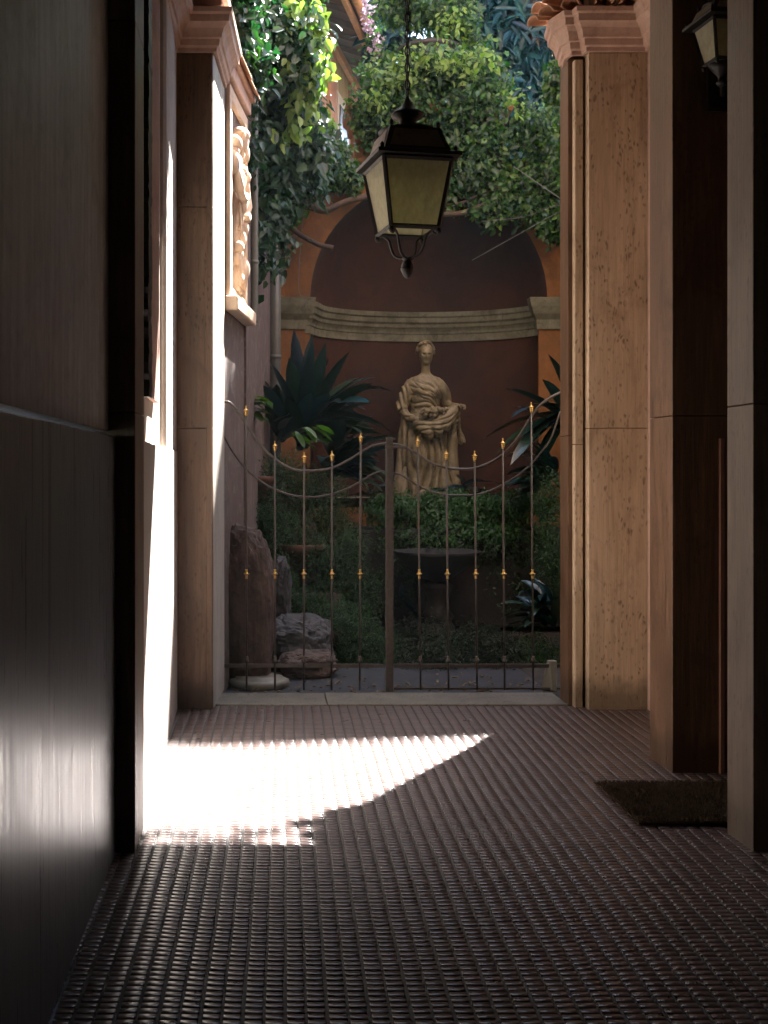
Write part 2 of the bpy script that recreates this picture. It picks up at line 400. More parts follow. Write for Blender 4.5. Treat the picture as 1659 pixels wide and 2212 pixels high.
# ------------------------------------------------------------------ floor and ground
def make_floor():
    g = MB(); g.box(-.75, 3.6, -6.0, 7.42, -.25, -.0042)
    fl = g.build('floor', M['grout']); tag(fl, 'ribbed reddish-brown tiled passage floor', 'floor', kind='structure')
    rg = np.random.default_rng(4)
    pitch, rp = .0605, .0345
    xs = np.arange(-16, 58); V = []
    for i in xs:
        xc = i*pitch + (.0008 if i % 2 else -.0008) - .02
        ph = rg.random()*.006
        ys = np.arange(1.2, 7.385, rp) + ph
        wv = .0014*np.sin(ys*3.1 + 1.0) + .0007*np.sin(ys*7.3+i*.15)
        seg = np.floor(ys/.69).astype(int)
        jog = (np.sin(seg*12.9898)*43758.5453 % 1 - .5)*.004
        cx = xc + .0146*ys + wv + jog
        ok = (cx > -.70) & (cx < 3.5); cx = cx[ok]; yy = ys[ok]; n = len(cx)
        if not n: continue
        hw = (.0246 + rg.normal(size=n)*.0004); hd = .0150 + rg.normal(size=n)*.0003
        dz = rg.normal(size=n)*.00012; tl = rg.normal(size=n)*.00012
        yj = rg.normal(size=n)*.0004; sk = rg.normal(size=n)*.0004
        hw2 = hw-.0018; hd2 = hd-.0010
        c = []
        for (a, b_) in ((-1,-1),(1,-1),(1,1),(-1,1)):
            c.append(np.stack([cx+a*hw, yy+b_*hd+yj+a*sk, np.full(n,-.011)], 1))
        for (a, b_) in ((-1,-1),(1,-1),(1,1),(-1,1)):
            c.append(np.stack([cx+a*hw, yy+b_*(hd-.0003)+yj+a*sk, -.0012+dz], 1))
        for (a, b_) in ((-1,-1),(1,-1),(1,1),(-1,1)):
            c.append(np.stack([cx+a*hw2, yy+b_*hd2+yj+a*sk, dz+a*tl], 1))
        V.append(np.stack(c, 1).reshape(-1,3))
    V = np.concatenate(V); n = len(V)//12; base = (np.arange(n)*12)[:,None]
    f = []
    for o in (0, 4):
        for k in range(4): f += [o+k, o+(k+1)%4, o+4+(k+1)%4, o+4+k]
    f += [8,9,10,11]
    Q = (base+np.array([f])).reshape(-1,4)
    tl = np_mesh('tile', V, Q, M['tile'], fl)
    gd = MB(); gd.box(-60, 80, 7.42, 120, -.35, -.05)
    go = gd.build('ground', M['soil']); tag(go, 'dark garden soil ground behind the gate', 'ground', kind='structure')
make_floor()

# ------------------------------------------------------------------ passage shell
c = MB(); c.box(-3.2, 4.2, -6.0, 7.30, 4.95, 5.15)
tag(c.build('ceiling', M['ceiling']), 'plain dark passage ceiling', 'ceiling', kind='structure')

nw = empty('passage_wall', (-.62, 2, 0), 'near grey plaster wall over a polished dark stone dado, at the left edge', 'wall')
b = MB(); b.box(-1.0, -.645, -6, 4.54, 1.72, 4.97)
b.build('plaster', M['wall_dark']).parent = nw
nw.children[0].matrix_parent_inverse = nw.matrix_world.inverted()
def keep(o, p):
    o.parent = p; o.matrix_parent_inverse = Matrix.LocRotScale(p.location, p.rotation_euler, None).inverted(); return o
nw.children[0].matrix_parent_inverse = Matrix.LocRotScale(nw.location, nw.rotation_euler, None).inverted()
# dado: a slab with a slightly uneven broken top edge
def dado(x, x2, y0, y1, z, thick, seed, n=60):
    rg = random.Random(seed); m = MB(); pts = []
    for i in range(n+1):
        t = i/n; zz = z + .006*noise.noise(Vector((t*14, seed, 0))) + rg.uniform(-.0025,.0025)
        pts.append((x+(x2-x)*t, y0+(y1-y0)*t, zz))
    vs = []
    for (xx, yy, zz) in pts: vs += [(xx,yy,0),(xx,yy,zz-.006),(xx-.006,yy,zz),(xx-thick,yy,zz)]
    fs = []
    for i in range(n):
        for j in range(3): fs.append((i*4+j, (i+1)*4+j, (i+1)*4+j+1, i*4+j+1))
    fs += [(0,1,2,3), (n*4+3,n*4+2,n*4+1,n*4)]
    m.add(vs, fs); return m
keep(dado(-.615, -.615, -6, 4.54, 1.70, .06, 3, 160).build('dado', M['dado_dark']), nw)

def blocks(name, poly, zs, mat, parent, bevel=.004):
    """stone courses with a hairline joint between them"""
    out = []
    for a, b_ in zip(zs[:-1], zs[1:]):
        m = MB(); m.prism(poly, a+(.0018 if a > 0.01 else -.02), b_-.0018); out.append(keep(m.build(name, mat, bevel=bevel), parent))
    return out

lj = empty('stone_jamb', (-.6, 4.7, 0), 'grey stone door jamb projecting from the left wall beside the dark dado', 'jamb')
blocks('stone_block', [(-1.0,4.54),(-.535,4.54),(-.535,4.86),(-1.0,4.86)], [0,1.80,3.4,4.96], M['trav_jamb'], lj)

fw = empty('passage_wall', (-.6, 6, 0), 'cream and pink left wall with the tall streak of sunlight, beyond the stone jamb', 'wall')
m = MB(); m.prism([(-.60,4.862),(-.625,7.298),(-1.0,7.298),(-1.0,4.862)], 1.70, 4.96); keep(m.build('plaster', M['wall_cream']), fw)
keep(dado(-.545, -.583, 4.862, 7.298, 1.695, .07, 8, 50).build('dado', M['dado_light'], bevel=0), fw)
# pale flat pilaster strip at the far end of the wall, above the dado
m = MB(); m.prism([(-.598,6.45),(-.580,6.47),(-.588,7.296),(-.62,7.296),(-.62,6.45)], 1.70, 4.95); keep(m.build('pilaster_strip', M['wall_cream'], bevel=.003), fw)
# a slab of old pink plaster standing proud of the wall, its near edge broken and black
def slab():
    rg = random.Random(5); zs = [1.93+i*(4.94-1.93)/70 for i in range(71)]; vs = []; fs = []
    for i, z in enumerate(zs):
        j = .045*noise.noise(Vector((0, z*4.5, 2)))+.02*noise.noise(Vector((3, z*17, 2)))
        y0 = 5.50 + j; x0 = -.573
        vs += [(-.60, y0-.01, z), (x0, y0, z), (x0-.006, 6.02+.02*noise.noise(Vector((9,z*6,1))), z), (-.61, 6.04, z)]
    for i in range(70):
        for k in range(3): fs.append((i*4+k, i*4+k+1, (i+1)*4+k+1, (i+1)*4+k))
    fs += [(3,2,1,0), (280,281,282,283)]
    m = MB(); m.add(vs, fs); keep(m.build('plaster_slab', M['wall_pink']), fw)
    e = MB(); zs = [1.92+i*(4.94-1.92)/110 for i in range(111)]; vs = []; fs = []
    for i, z in enumerate(zs):
        j = .045*noise.noise(Vector((0, z*4.5, 2)))+.02*noise.noise(Vector((3, z*17, 2)))
        wd = .15+.05*noise.noise(Vector((4, z*3.0, 7)))+.03*noise.noise(Vector((4, z*19, 7)))
        if z < 2.02: wd = .12
        y0 = 5.50+j-wd; x1 = -.566+.004*noise.noise(Vector((8, z*25, 7)))
        vs += [(-.602, y0, z), (x1, y0+.004, z), (x1, 5.50+j+.012, z)]
    for i in range(110):
        for k in range(2): fs.append((i*3+k, i*3+k+1, (i+1)*3+k+1, (i+1)*3+k))
    fs += [(2,1,0), (330,331,332)]
    e.add(vs, fs); o = keep(e.build('black_edge', M['iron_black']), fw); o['label'] = 'ragged black broken edge of the plaster slab'  # strip along the broken edge, plain black
slab()

# left gateway pilaster
lp = empty('gateway_pilaster', (-.46, 7.5, 0), 'dark brown travertine gate pilaster on the left, its inner side in bright sun and coloured paler for it', 'pilaster')
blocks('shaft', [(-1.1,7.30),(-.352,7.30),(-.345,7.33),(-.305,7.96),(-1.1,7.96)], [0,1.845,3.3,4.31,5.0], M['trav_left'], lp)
m = MB(); m.prism([(-.392,7.302),(-.392,7.288),(-.354,7.288),(-.354,7.302)], .02, 4.28); keep(m.build('edge_strip', M['trav_left'], bevel=.003), lp)
m = MB(); m.prism([(-.3515,7.305),(-.342,7.335),(-.300,7.962),(-.306,7.962),(-.346,7.335)], .002, 4.30); keep(m.build('sun_paled_facing', M['reveal_sun_pale'], bevel=0), lp)  # thin pale facing added so the sunlit inner side reads white
PROF = [(0,4.31),(.022,4.31),(.024,4.335),(.04,4.345),(.045,4.385),(.058,4.39),(.062,4.41),(.075,4.445),(.10,4.47),(.112,4.475),(.115,4.52),(.13,4.53),(.135,4.56),(0,4.575)]
m = MB(); m.sweep([(-.62,6.6),(-.60,7.298),(-.346,7.298),(-.306,7.97)], PROF); keep(m.build('impost', M['impost']), lp)
m = MB(); m.sweep([(-.62,7.0),(-.60,7.298),(-.346,7.298),(-.306,7.97)], [(0,4.578),(.05,4.578),(.06,4.60),(.06,4.66),(.09,4.67),(.09,4.74),(0,4.75)]); keep(m.build('upper_band', M['wall_pink']), lp)

# right gateway pilaster
rp_ = empty('gateway_pilaster', (2.25, 7.5, 0), 'pale pitted travertine gate pilaster on the right, glowing with bounced light', 'pilaster')
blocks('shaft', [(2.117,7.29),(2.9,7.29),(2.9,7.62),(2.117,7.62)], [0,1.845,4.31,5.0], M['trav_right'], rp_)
blocks('jamb_stone', [(2.013,7.41),(2.1165,7.41),(2.1165,7.618),(2.016,7.62)], [0,1.80,4.31,5.0], M['trav_pier'], rp_)
blocks('slim_pilaster', [(2.047,7.355),(2.094,7.355),(2.100,7.362),(2.100,7.409),(2.041,7.409),(2.041,7.362)], [0,1.74,4.29], M['trav_right'], rp_, .003)
m = MB(); m.sweep([(2.045,7.62),(2.012,7.405),(2.03,7.355),(2.10,7.355),(2.112,7.288),(2.50,7.288),(2.50,5.9)], PROF); keep(m.build('impost', M['impost']), rp_)
# clay tiles lying over the right impost
def clay_tile(a, d, L, r0, r1, mat, parent, thick=.012):
    d = Vector(d).normalized(); s = d.cross(Vector((0,0,1))).normalized(); u = s.cross(d)
    vs = []; n = 9
    for j in range(7):
        t = j/6; r = r0+(r1-r0)*t
        for rr in (r, r-thick):
            for k in range(n):
                an = pi*k/(n-1); p = Vector(a)+d*L*t+s*math.cos(an)*rr+u*math.sin(an)*rr*.85; vs.append(p)
    fs = []
    for j in range(6):
        for q in (0,1):
            for k in range(n-1):
                A = j*2*n+q*n+k; B = (j+1)*2*n+q*n+k; fs.append((A,A+1,B+1,B))
        for k in (0, n-1):
            A = j*2*n+k; fs.append((A, A+n, A+3*n, A+2*n))
    for j in (0, 6):
        for k in range(n-1): A = j*2*n+k; fs.append((A,A+1,A+n+1,A+n))
    m = MB(); m.add(vs, fs); return keep(m.build('roof_tile', mat, smooth=True), parent)
for k, (x, y, dx, dy) in enumerate([(2.02,7.55,-1,-.45),(2.03,7.45,-.9,-.75),(2.08,7.38,-.55,-1),(2.20,7.34,-.15,-1),(2.33,7.34,0,-1),(2.46,7.34,0,-1)]):
    clay_tile((x, y, 4.615), (dx, dy, -.22), .26, .05, .062, M['rooftile'], rp_)
    if k < 4: clay_tile((x+.04, y+.05, 4.70), (dx, dy, -.12), .26, .05, .062, M['rooftile'], rp_)

lt = MB(); lt.add([(x,y,z) for x in (-6,8) for (y,z) in ((7.33,4.80),(7.45,5.02),(7.90,5.86),(7.90,12.0),(7.33,12.0))], [(0,1,2,3,4),(9,8,7,6,5)]+[(i,(i+1)%5,5+(i+1)%5,5+i) for i in range(5)])
tag(lt.build('lintel', M['impost'], bevel=.01), 'plastered lintel over the garden gate', 'lintel')
ow = empty('gateway_wall', (-3, 7.6, 0), 'plastered wall left of the garden gate', 'wall')
m = MB(); m.box(-6, -1.101, 7.335, 7.9, 0, 4.718); keep(m.build('plaster', M['impost']), ow)
ow = empty('gateway_wall', (5, 7.6, 0), 'plastered wall right of the garden gate', 'wall')
m = MB(); m.box(2.901, 8, 7.335, 7.62, 0, 4.718); keep(m.build('plaster', M['impost']), ow)
rw = empty('passage_wall', (2.6, 6.6, 0), 'pink plaster wall behind the right piers, under the moulded cornice', 'wall')
m = MB(); m.box(2.501, 2.9, 6.061, 7.287, 0, 4.95); keep(m.build('plaster', M['impost']), rw)

# right piers
p1 = empty('stone_pier', (2.3, 5.9, 0), 'orange-brown travertine pier nearest the gate, black wall lamp on its shaded face', 'pier', 'travertine piers on the right')
blocks('stone_block', [(2.102,5.75),(2.092,6.06),(3.6,6.06),(3.6,5.75)], [0,1.847,4.95], M['trav_pier'], p1)
p2 = empty('stone_pier', (2.2, 4.67, 0), 'grey-brown travertine pier closest to the viewer, at the near end of the doormat', 'pier', 'travertine piers on the right')
blocks('stone_block', [(1.994,4.55),(1.987,4.79),(3.6,4.79),(3.6,4.55)], [0,1.835,4.95], M['trav_jamb'], p2)
dr = empty('house_door', (3.1, 5.27, 0), 'dark wooden door set back between the two right piers', 'door')
m = MB(); m.box(3.05, 3.12, 4.795, 5.745, 0, 4.94); keep(m.build('door_panel', M['wood_dark']), dr)
m = MB()
for z in (.3,1.3,2.3): m.box(3.03,3.052,4.92,5.62,z,z+.8)
keep(m.build('raised_panel', M['wood_dark'], bevel=.01), dr)
m = MB(); m.tube([(3.0,4.98,1.05),(2.96,4.98,1.05)], .025, 12); keep(m.build('handle', M['brass'], smooth=True), dr)
st = MB(); st.prism([(2.340,5.725),(2.364,5.725),(2.364,5.748),(2.340,5.748)], 0, 1.73)
tag(st.build('door_post', simple('red_painted_post', (.27,.13,.085), .55, 0, .25, 12, .2, .2), bevel=.004), 'narrow terracotta-red post beside the far pier, partly behind the near one', 'post')
nr = empty('passage_wall', (2.3, 0, 0), 'dark wall at the right edge in front of the near pier', 'wall')
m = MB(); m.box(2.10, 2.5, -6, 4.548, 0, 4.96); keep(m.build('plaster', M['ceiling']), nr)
ew = empty('passage_wall', (0, -6, 0), 'end wall of the passage behind the viewer', 'wall')
m = MB(); m.box(-1.2, -.3, -6.3, -6.0, 0, 5.1); m.box(1.9, 3, -6.3, -6.0, 0, 5.1); m.box(-.3, 1.9, -6.3, -6.0, 0, 5.1); keep(m.build('plaster', M['ceiling']), ew)

# threshold
th = empty('threshold_slab', (.35, 7.6, 0), 'worn pale threshold slab under the left half of the gate', 'threshold', 'threshold slabs')
m = MB(); m.prism([(-.345,7.405),(.405,7.400),(.405,7.79),(-.315,7.79)], -.1, .010); keep(m.build('slab', M['threshold'], bevel=.006), th)
th = empty('threshold_slab', (1.3, 7.6, 0), 'mottled threshold slab under the right half of the gate', 'threshold', 'threshold slabs')
m = MB(); m.prism([(.411,7.400),(2.011,7.404),(2.005,7.79),(.411,7.79)], -.1, .012); keep(m.build('slab', M['threshold'], bevel=.006), th)
m = MB(); m.box(-.32, 2.05, 7.792, 9.3, -.1, -.035)
M['path'] = plaster('dark_grey_path', (.020,.022,.026), (.045,.047,.055), (.012,.012,.014), .6, 0, .6, 4)  # dark blue-grey paving, uneven in tone
tag(m.build('path', M['path']), 'grey paved strip just inside the gate', 'path', kind='structure')

# ------------------------------------------------------------------ doormat
def doormat():
    rt = empty('doormat', (1.63, 4.88, 0), 'brown coir doormat lying by the doorway between the right piers', 'doormat')
    m = MB(); m.box(1.64, 2.62, 4.89, 5.49, .001, .018); keep(m.build('backing', M['coir']), rt)
    rg = np.random.default_rng(9); n = 26000
    x = rg.uniform(1.628, 2.63, n); y = rg.uniform(4.87, 5.505, n); z = np.full(n, .012)
    P = np.stack([x,y,z],1); D = np.stack([rg.normal(size=n)*.6, rg.normal(size=n)*.6, np.ones(n)*.8],1)
    N = rg.normal(size=(n,3)); L = rg.uniform(.015,.032,n); V, Q = leaf_arrays(P, D, N, L, np.full(n,.0028), 0, .2)
    V[:,2] = np.maximum(V[:,2], .003)
    keep(np_mesh('pile', V, Q, M['coir']), rt)
doormat()

# ------------------------------------------------------------------ garden gate
GY = 8.0
def gp(u, v): return at(u, v, GY)
def catmull(pts, n=6):
    pts = [Vector(p) for p in pts]; out = []
    for i in range(len(pts)-1):
        p0 = pts[max(i-1,0)]; p1 = pts[i]; p2 = pts[i+1]; p3 = pts[min(i+2,len(pts)-1)]
        for k in range(n):
            t = k/n
            out.append(.5*((2*p1)+(-p0+p2)*t+(2*p0-5*p1+4*p2-p3)*t*t+(-p0+3*p1-3*p2+p3)*t*t*t))
    out.append(pts[-1]); return out
FIN = [(.0001,.078),(.004,.074),(.005,.068),(.003,.062),(.006,.057),(.008,.052),(.012,.046),(.021,.042),(.021,.039),(.009,.036),(.014,.030),(.015,.024),(.008,.019),(.013,.015),(.012,.009),(.008,.006),(.010,.002),(.009,0)][::-1]
KNOB = [(.009,-.036),(.011,-.033),(.008,-.028),(.011,-.022),(.007,-.016),(.010,-.011),(.022,-.004),(.023,.001),(.014,.006),(.009,.012),(.010,.017),(.007,.022),(.011,.028),(.009,.032)]
COL = [(.008,-.03),(.016,-.022),(.018,-.01),(.012,0),(.012,.012),(.008,.022)]
def C1(x, y): return ((700+x/2.765)*.6636, (1050+y/2.765)*.6636)
def C2(x, y): return ((1150+x/2.212)*.6636, (1050+y/2.212)*.6636)
def gate_leaf(label, bars, upper, lower, u_a, u_b, post=None, brail=False):
    x0 = gx(u_a, GY)
    g = empty('gate_leaf', (x0, GY, 0), label, 'gate', 'iron garden gate leaves')
    pts = catmull([gp(*p) for p in upper]); m = MB(); m.tube(pts, .0095, 8); keep(m.build('top_rail', M['iron'], smooth=True), g)
    pts = catmull([gp(*p)+Vector((0,.004,0)) for p in lower]); m = MB(); m.tube(pts, .007, 8); keep(m.build('lower_curved_rail', M['iron'], smooth=True), g)
    m = MB(); m.box(gx(u_a,GY), gx(u_b,GY), GY-.008, GY+.012, .150, .176); keep(m.build('cross_rail', M['iron'], bevel=.002), g)
    if brail:
        m = MB(); m.box(gx(u_a,GY), gx(u_b,GY), GY-.008, GY+.012, -.008, .006); keep(m.build('bottom_rail', M['iron']), g)
    for (ut, vt, ub) in bars:
        t = gp(ut, vt); z1 = t.z-.078; xb = gx(ub, GY)
        lean = (t.x-xb)/(z1+.02)
        xa = lambda z: xb+lean*(z+.02)
        m = MB(); m.tube([(xb,GY-.012,-.01),(t.x,GY-.012,z1)], .0072, 8)
        bar = keep(m.build('bar', M['iron'], smooth=True), g)
        for nm, prof, z, mt in (('finial', FIN, z1, M['brass']), ('knob', KNOB, .827, M['brass']), ('collar', COL, .215, M['iron'])):
            m = MB(); m.lathe(prof, (xa(z), GY-.012, z), 14)
            o = m.build(nm, mt, smooth=True); o.parent = bar
            o.matrix_parent_inverse = Matrix.LocRotScale(g.location, None, None).inverted() @ Matrix.Identity(4)
            o.matrix_parent_inverse = Matrix.Identity(4)
    if post:
        a, b_ = post
        m = MB(); m.box(gx(a,GY), gx(b_,GY), GY-.03, GY+.022, -.02, 1.775); keep(m.build('lock_post', M['iron'], bevel=.003), g)
        m = MB(); m.box(gx(a,GY)+.004, gx(b_,GY)-.004, GY-.027, GY+.018, 1.775, 1.807); m.box(gx(b_,GY)-.02, gx(b_,GY)+.012, GY-.036, GY-.012, 1.788, 1.800)
        m.box(gx(a,GY)-.004, gx(b_,GY)+.10, GY-.040, GY-.031, 1.728, 1.745)
        keep(m.build('latch', M['iron'], bevel=.003), g)
    return g
gate_leaf('left leaf of the iron gate, with the broad lock post', [(531.7,875.6,533),(593.7,952,594),(657,976,656),(717,973,716),(779,934,776.5)],
    [C1(30,715),C1(80,712),C1(150,735),C1(270,900),C1(400,1090),C1(535,1225),C1(700,1320),C1(870,1335),C1(1050,1310),C1(1200,1240),C1(1400,1120),C1(1560,1085)],
    [C1(60,960),C1(75,1010),C1(150,1150),C1(270,1310),C1(400,1420),C1(535,1500),C1(700,1555),C1(880,1570),C1(1050,1545),C1(1200,1490),C1(1310,1430),C1(1450,1350),C1(1570,1338)],
    478, 848, (833, 849))
gate_leaf('right leaf of the iron gate, hung on the pale pilaster', [(901.7,942,908),(963.5,969.8,968.5),(1024.5,973.4,1030),(1085.3,945.8,1089.5),(1146.5,868.4,1151)],
    [C2(290,876),C2(340,885),C2(450,940),C2(560,1010),C2(670,1045),C2(770,1055),C2(870,1050),C2(980,1010),C2(1075,950),C2(1170,850),C2(1230,760),C2(1280,680),C2(1340,600),C2(1420,540),C2(1500,500)],
    [C2(290,1087),C2(340,1095),C2(460,1170),C2(560,1215),C2(660,1240),C2(780,1245),C2(880,1240),C2(990,1210),C2(1080,1165),C2(1200,1090),C2(1290,1010),C2(1380,900),C2(1430,820),C2(1490,640)],
    851, 1216, None, True)

# ------------------------------------------------------------------ lanterns
def frustum_frame(m, c, s0, s1, z0, z1, t):
    for sx, sy in ((-1,-1),(1,-1),(1,1),(-1,1)):
        m.tube([(c[0]+sx*s0/2, c[1]+sy*s0/2, z0), (c[0]+sx*s1/2, c[1]+sy*s1/2, z1)], t, 4)
def lantern(label, loc, yaw, W0, W1, H, roofW, roofH, bracket='scroll', chain_top=None, k=1.0):
    """W0 bottom width, W1 top width of the glass body; local z 0 = bottom of the glass body"""
    g = empty('hanging_lantern' if chain_top else 'wall_lantern', loc, label, 'lantern', rz=yaw)
    def put(m, nm, mt, **kw):
        o = m.build(nm, mt, **kw); o.parent = g; return o
    t = .011*k
    m = MB(); frustum_frame(m, (0,0), W0, W1, 0, H, t*1.15)
    for z, ww in ((0, W0), (H, W1)):
        h = ww/2
        for a, b_ in (((-h,-h),(h,-h)),((h,-h),(h,h)),((h,h),(-h,h)),((-h,h),(-h,-h))):
            m.tube([(a[0],a[1],z),(b_[0],b_[1],z)], t*1.2, 4)
    for sx, sy in ((-1,-1),(1,-1),(1,1),(-1,1)):
        m.ball((sx*W0/2, sy*W0/2, -.02*k), .014*k, 8, 6, (1,1,1.3))
    put(m, 'frame', M['iron_black'], bevel=0)
    for sx, sy in ((0,-1),(-1,0),(1,0),(0,1)):
        m = MB(); a0, a1 = W0/2-.006*k, W1/2-.006*k; e = .004*k
        if sx == 0:
            y0, y1 = sy*(W0/2-.002), sy*(W1/2-.002)
            vs = [(-a0,y0,t),(a0,y0,t),(a1,y1,H-t),(-a1,y1,H-t)]; d = (0,-sy*e,0)
        else:
            x0, x1 = sx*(W0/2-.002), sx*(W1/2-.002)
            vs = [(x0,-a0,t),(x0,a0,t),(x1,a1,H-t),(x1,-a1,H-t)]; d = (-sx*e,0,0)
        vs2 = [(v[0]+d[0],v[1]+d[1],v[2]) for v in vs]
        m.add(vs+vs2, [(0,1,2,3),(7,6,5,4),(0,4,5,1),(1,5,6,2),(2,6,7,3),(3,7,4,0)])
        put(m, 'pane', M['lampglass'])
    # eave and roof
    zr = H+.012*k; R2 = roofW/2; T = roofW*.30
    m = MB()
    m.add([(-R2,-R2,zr),(R2,-R2,zr),(R2,R2,zr),(-R2,R2,zr),(-R2,-R2,zr+.02*k),(R2,-R2,zr+.02*k),(R2,R2,zr+.02*k),(-R2,R2,zr+.02*k),
           (-R2*.80,-R2*.80,zr+.035*k),(R2*.80,-R2*.80,zr+.035*k),(R2*.80,R2*.80,zr+.035*k),(-R2*.80,R2*.80,zr+.035*k),
           (-T,-T,zr+roofH),(T,-T,zr+roofH),(T,T,zr+roofH),(-T,T,zr+roofH)],
          [(3,2,1,0)]+[(i+o,(i+1)%4+o,(i+1)%4+4+o,i+4+o) for o in (0,4,8) for i in range(4)]+[(12,13,14,15)])
    put(m, 'roof', M['iron_black'], bevel=0)
    for i, (sx, sy) in enumerate(((0,-1),(-1,0),(1,0),(0,1))):
        m = MB(); a0, a1 = R2*.66, T*.86; z0, z1 = zr+.05*k, zr+roofH-.018*k; o0, o1 = R2*.79+.003, T+.010
        q0 = o0 + (o1-o0)*(.015*k/roofH)*1.0
        if sx == 0: vs = [(-a0,sy*q0,z0),(a0,sy*q0,z0),(a1,sy*(o1+.004),z1),(-a1,sy*(o1+.004),z1)]
        else: vs = [(sx*q0,-a0,z0),(sx*q0,a0,z0),(sx*(o1+.004),a1,z1),(sx*(o1+.004),-a1,z1)]
        m.add(vs, [(0,1,2,3)]); put(m, 'roof_pane', M['roofpane'])
    for sx, sy in ((-1,-1),(1,-1),(1,1),(-1,1)):
        for (q, z) in ((R2*.88, zr+.02*k), (T*.95, zr+roofH)):
            m = MB(); m.lathe([(.008*k,0),(.012*k,.006*k),(.010*k,.014*k),(.013*k,.022*k),(.003*k,.036*k)], (sx*q, sy*q, z), 8); put(m, 'roof_knob', M['iron_black'], smooth=True)
    z = zr+roofH
    m = MB(); m.lathe([(T*1.15,z),(T*1.15,z+.01*k),(.050*k,z+.02*k),(.042*k,z+.05*k),(.048*k,z+.075*k),(.083*k,z+.088*k),(.088*k,z+.10*k),(.080*k,z+.112*k),(.050*k,z+.13*k),(.026*k,z+.155*k),(.014*k,z+.185*k),(.010*k,z+.20*k)], n=20)
    put(m, 'cap', M['iron_black'], smooth=True)
    m = MB(); m.tube([(0,0,H-.005),(0,0,H-.07*k)], .024*k, 12); m.tube([(0,0,H-.07*k),(0,0,H-.125*k)], .016*k, 12); put(m, 'socket', M['iron_black'], smooth=True)
    m = MB(); m.lathe([(.012*k,0),(.018*k,-.01*k),(.033*k,-.035*k),(.036*k,-.055*k),(.028*k,-.078*k),(.010*k,-.09*k)], (0,0,H-.125*k), 16); put(m, 'bulb', M['bulb'], smooth=True)
    if chain_top:
        m = MB(); z0 = z+.20*k; n = int((chain_top-loc[2]-z0)/.045)
        for i in range(n+1):
            zc = z0+.02+i*.045; pts = []
            for q in range(17):
                an = 2*pi*q/16; a, b_ = .013*math.cos(an), .029*math.sin(an)
                pts.append((a, 0, zc+b_) if i % 2 else (0, a, zc+b_))
            m.tube(pts, .0042, 6, cap=False)
        m.tube([(.004,.018,z0),(.006,.02,chain_top-loc[2])], .004, 6)
        put(m, 'chain', M['iron_black'], smooth=True)
        for sx, sy in ((-1,-1),(1,-1),(1,1),(-1,1)):
            h = W0/2
            P = [(sx*h*.98,sy*h*.98,-.012),(sx*h*.80,sy*h*.80,-.012),(sx*h*.62,sy*h*.62,-.035),(sx*h*.54,sy*h*.54,-.075),(sx*h*.44,sy*h*.44,-.120),(sx*h*.25,sy*h*.25,-.140),(0,0,-.143)]
            m = MB(); m.tube(catmull(P,5), .0075, 6)
            m.tube(catmull([(sx*h*.80,sy*h*.80,-.012),(sx*h*.86,sy*h*.86,-.03),(sx*h*.95,sy*h*.95,-.035),(sx*h*.97,sy*h*.97,-.022)],4), .006, 6)
            put(m, 'scroll_arm', M['iron_black'], smooth=True)
        m = MB(); m.lathe([(.004,-.255),(.014,-.250),(.026,-.232),(.036,-.208),(.037,-.198),(.030,-.193),(.034,-.186),(.026,-.168),(.020,-.157),(.028,-.150),(.026,-.142),(.012,-.136)], n=12)
        put(m, 'finial', M['iron_black'], smooth=True)
    else:
        m = MB(); m.lathe([(W0*.55,-.01),(W0*.40,-.05*k),(.02,-.10*k),(.018,-.13*k),(.03,-.14*k),(.02,-.16*k),(.004,-.165*k)], n=12)
        put(m, 'finial', M['iron_black'], smooth=True)
        m = MB(); m.tube(catmull([(0,0,-.12*k),(.06,.10,-.15*k),(.10,.17,-.14*k)],5), .012, 8); m.tube(catmull([(0,0,-.12*k),(.16,.02,-.125*k),(.26,.06,-.12*k)],5), .011, 8)
        m.box(.02,.16,.165,.18,-.26*k,.05)
        put(m, 'bracket', M['iron_black'], smooth=False)
    return g
M['roofpane'] = simple('dusty_roof_pane', (.16,.13,.09), .35, 0, .25, 30, .1)
LY = 6.0; lx = gx(880, LY)
lantern('large iron lantern hanging on a chain in front of the garden niche', (lx, LY, gz(500,LY)), R(10.6), .262, .372, .350, .455, .165, chain_top=4.95)
lantern('dark lantern bracketed to the shaded face of the far right pier', (gx(1556,5.56), 5.54, gz(138,5.56)), R(8), .125, .195, .185, .275, .085, chain_top=None, k=.72)

# ------------------------------------------------------------------ wall with the relief, left of the garden path
A2 = Vector((-.312, 7.97)); B2 = Vector((-.179, 8.93)); dS = (B2-A2).normalized(); nS = Vector((dS.y, -dS.x))
def rel(s, o, z): p = A2+dS*s+nS*o; return Vector((p.x, p.y, z))
def rbox(m, s0, s1, o0, o1, z0, z1):
    vs = [rel(s,o,z) for z in (z0,z1) for (s,o) in ((s0,o0),(s1,o0),(s1,o1),(s0,o1))]
    m.add(vs, [(3,2,1,0),(4,5,6,7),(0,1,5,4),(1,2,6,5),(2,3,7,6),(3,0,4,7)])
gw = empty('relief_wall', (A2.x, A2.y, 0), 'plastered wall just inside the gate, with a sunlit framed relief', 'wall')
LS = (B2-A2).length
m = MB(); rbox(m, 0, LS, -.55, 0, -.1, 4.80); keep(m.build('wall_body', M['garden_wall'], bevel=.01), gw)
fr = MB(); s0, s1, z0, z1 = .12, LS-.02, 2.84, 4.39
rbox(fr, s0, s0+.10, 0, .035, z0, z1); rbox(fr, s1-.10, s1, 0, .035, z0, z1); rbox(fr, s0+.10, s1-.10, 0, .035, z1-.10, z1); rbox(fr, s0+.10, s1-.10, 0, .035, z0, z0+.08)
keep(fr.build('relief_frame', M['relief'], bevel=.008), gw)
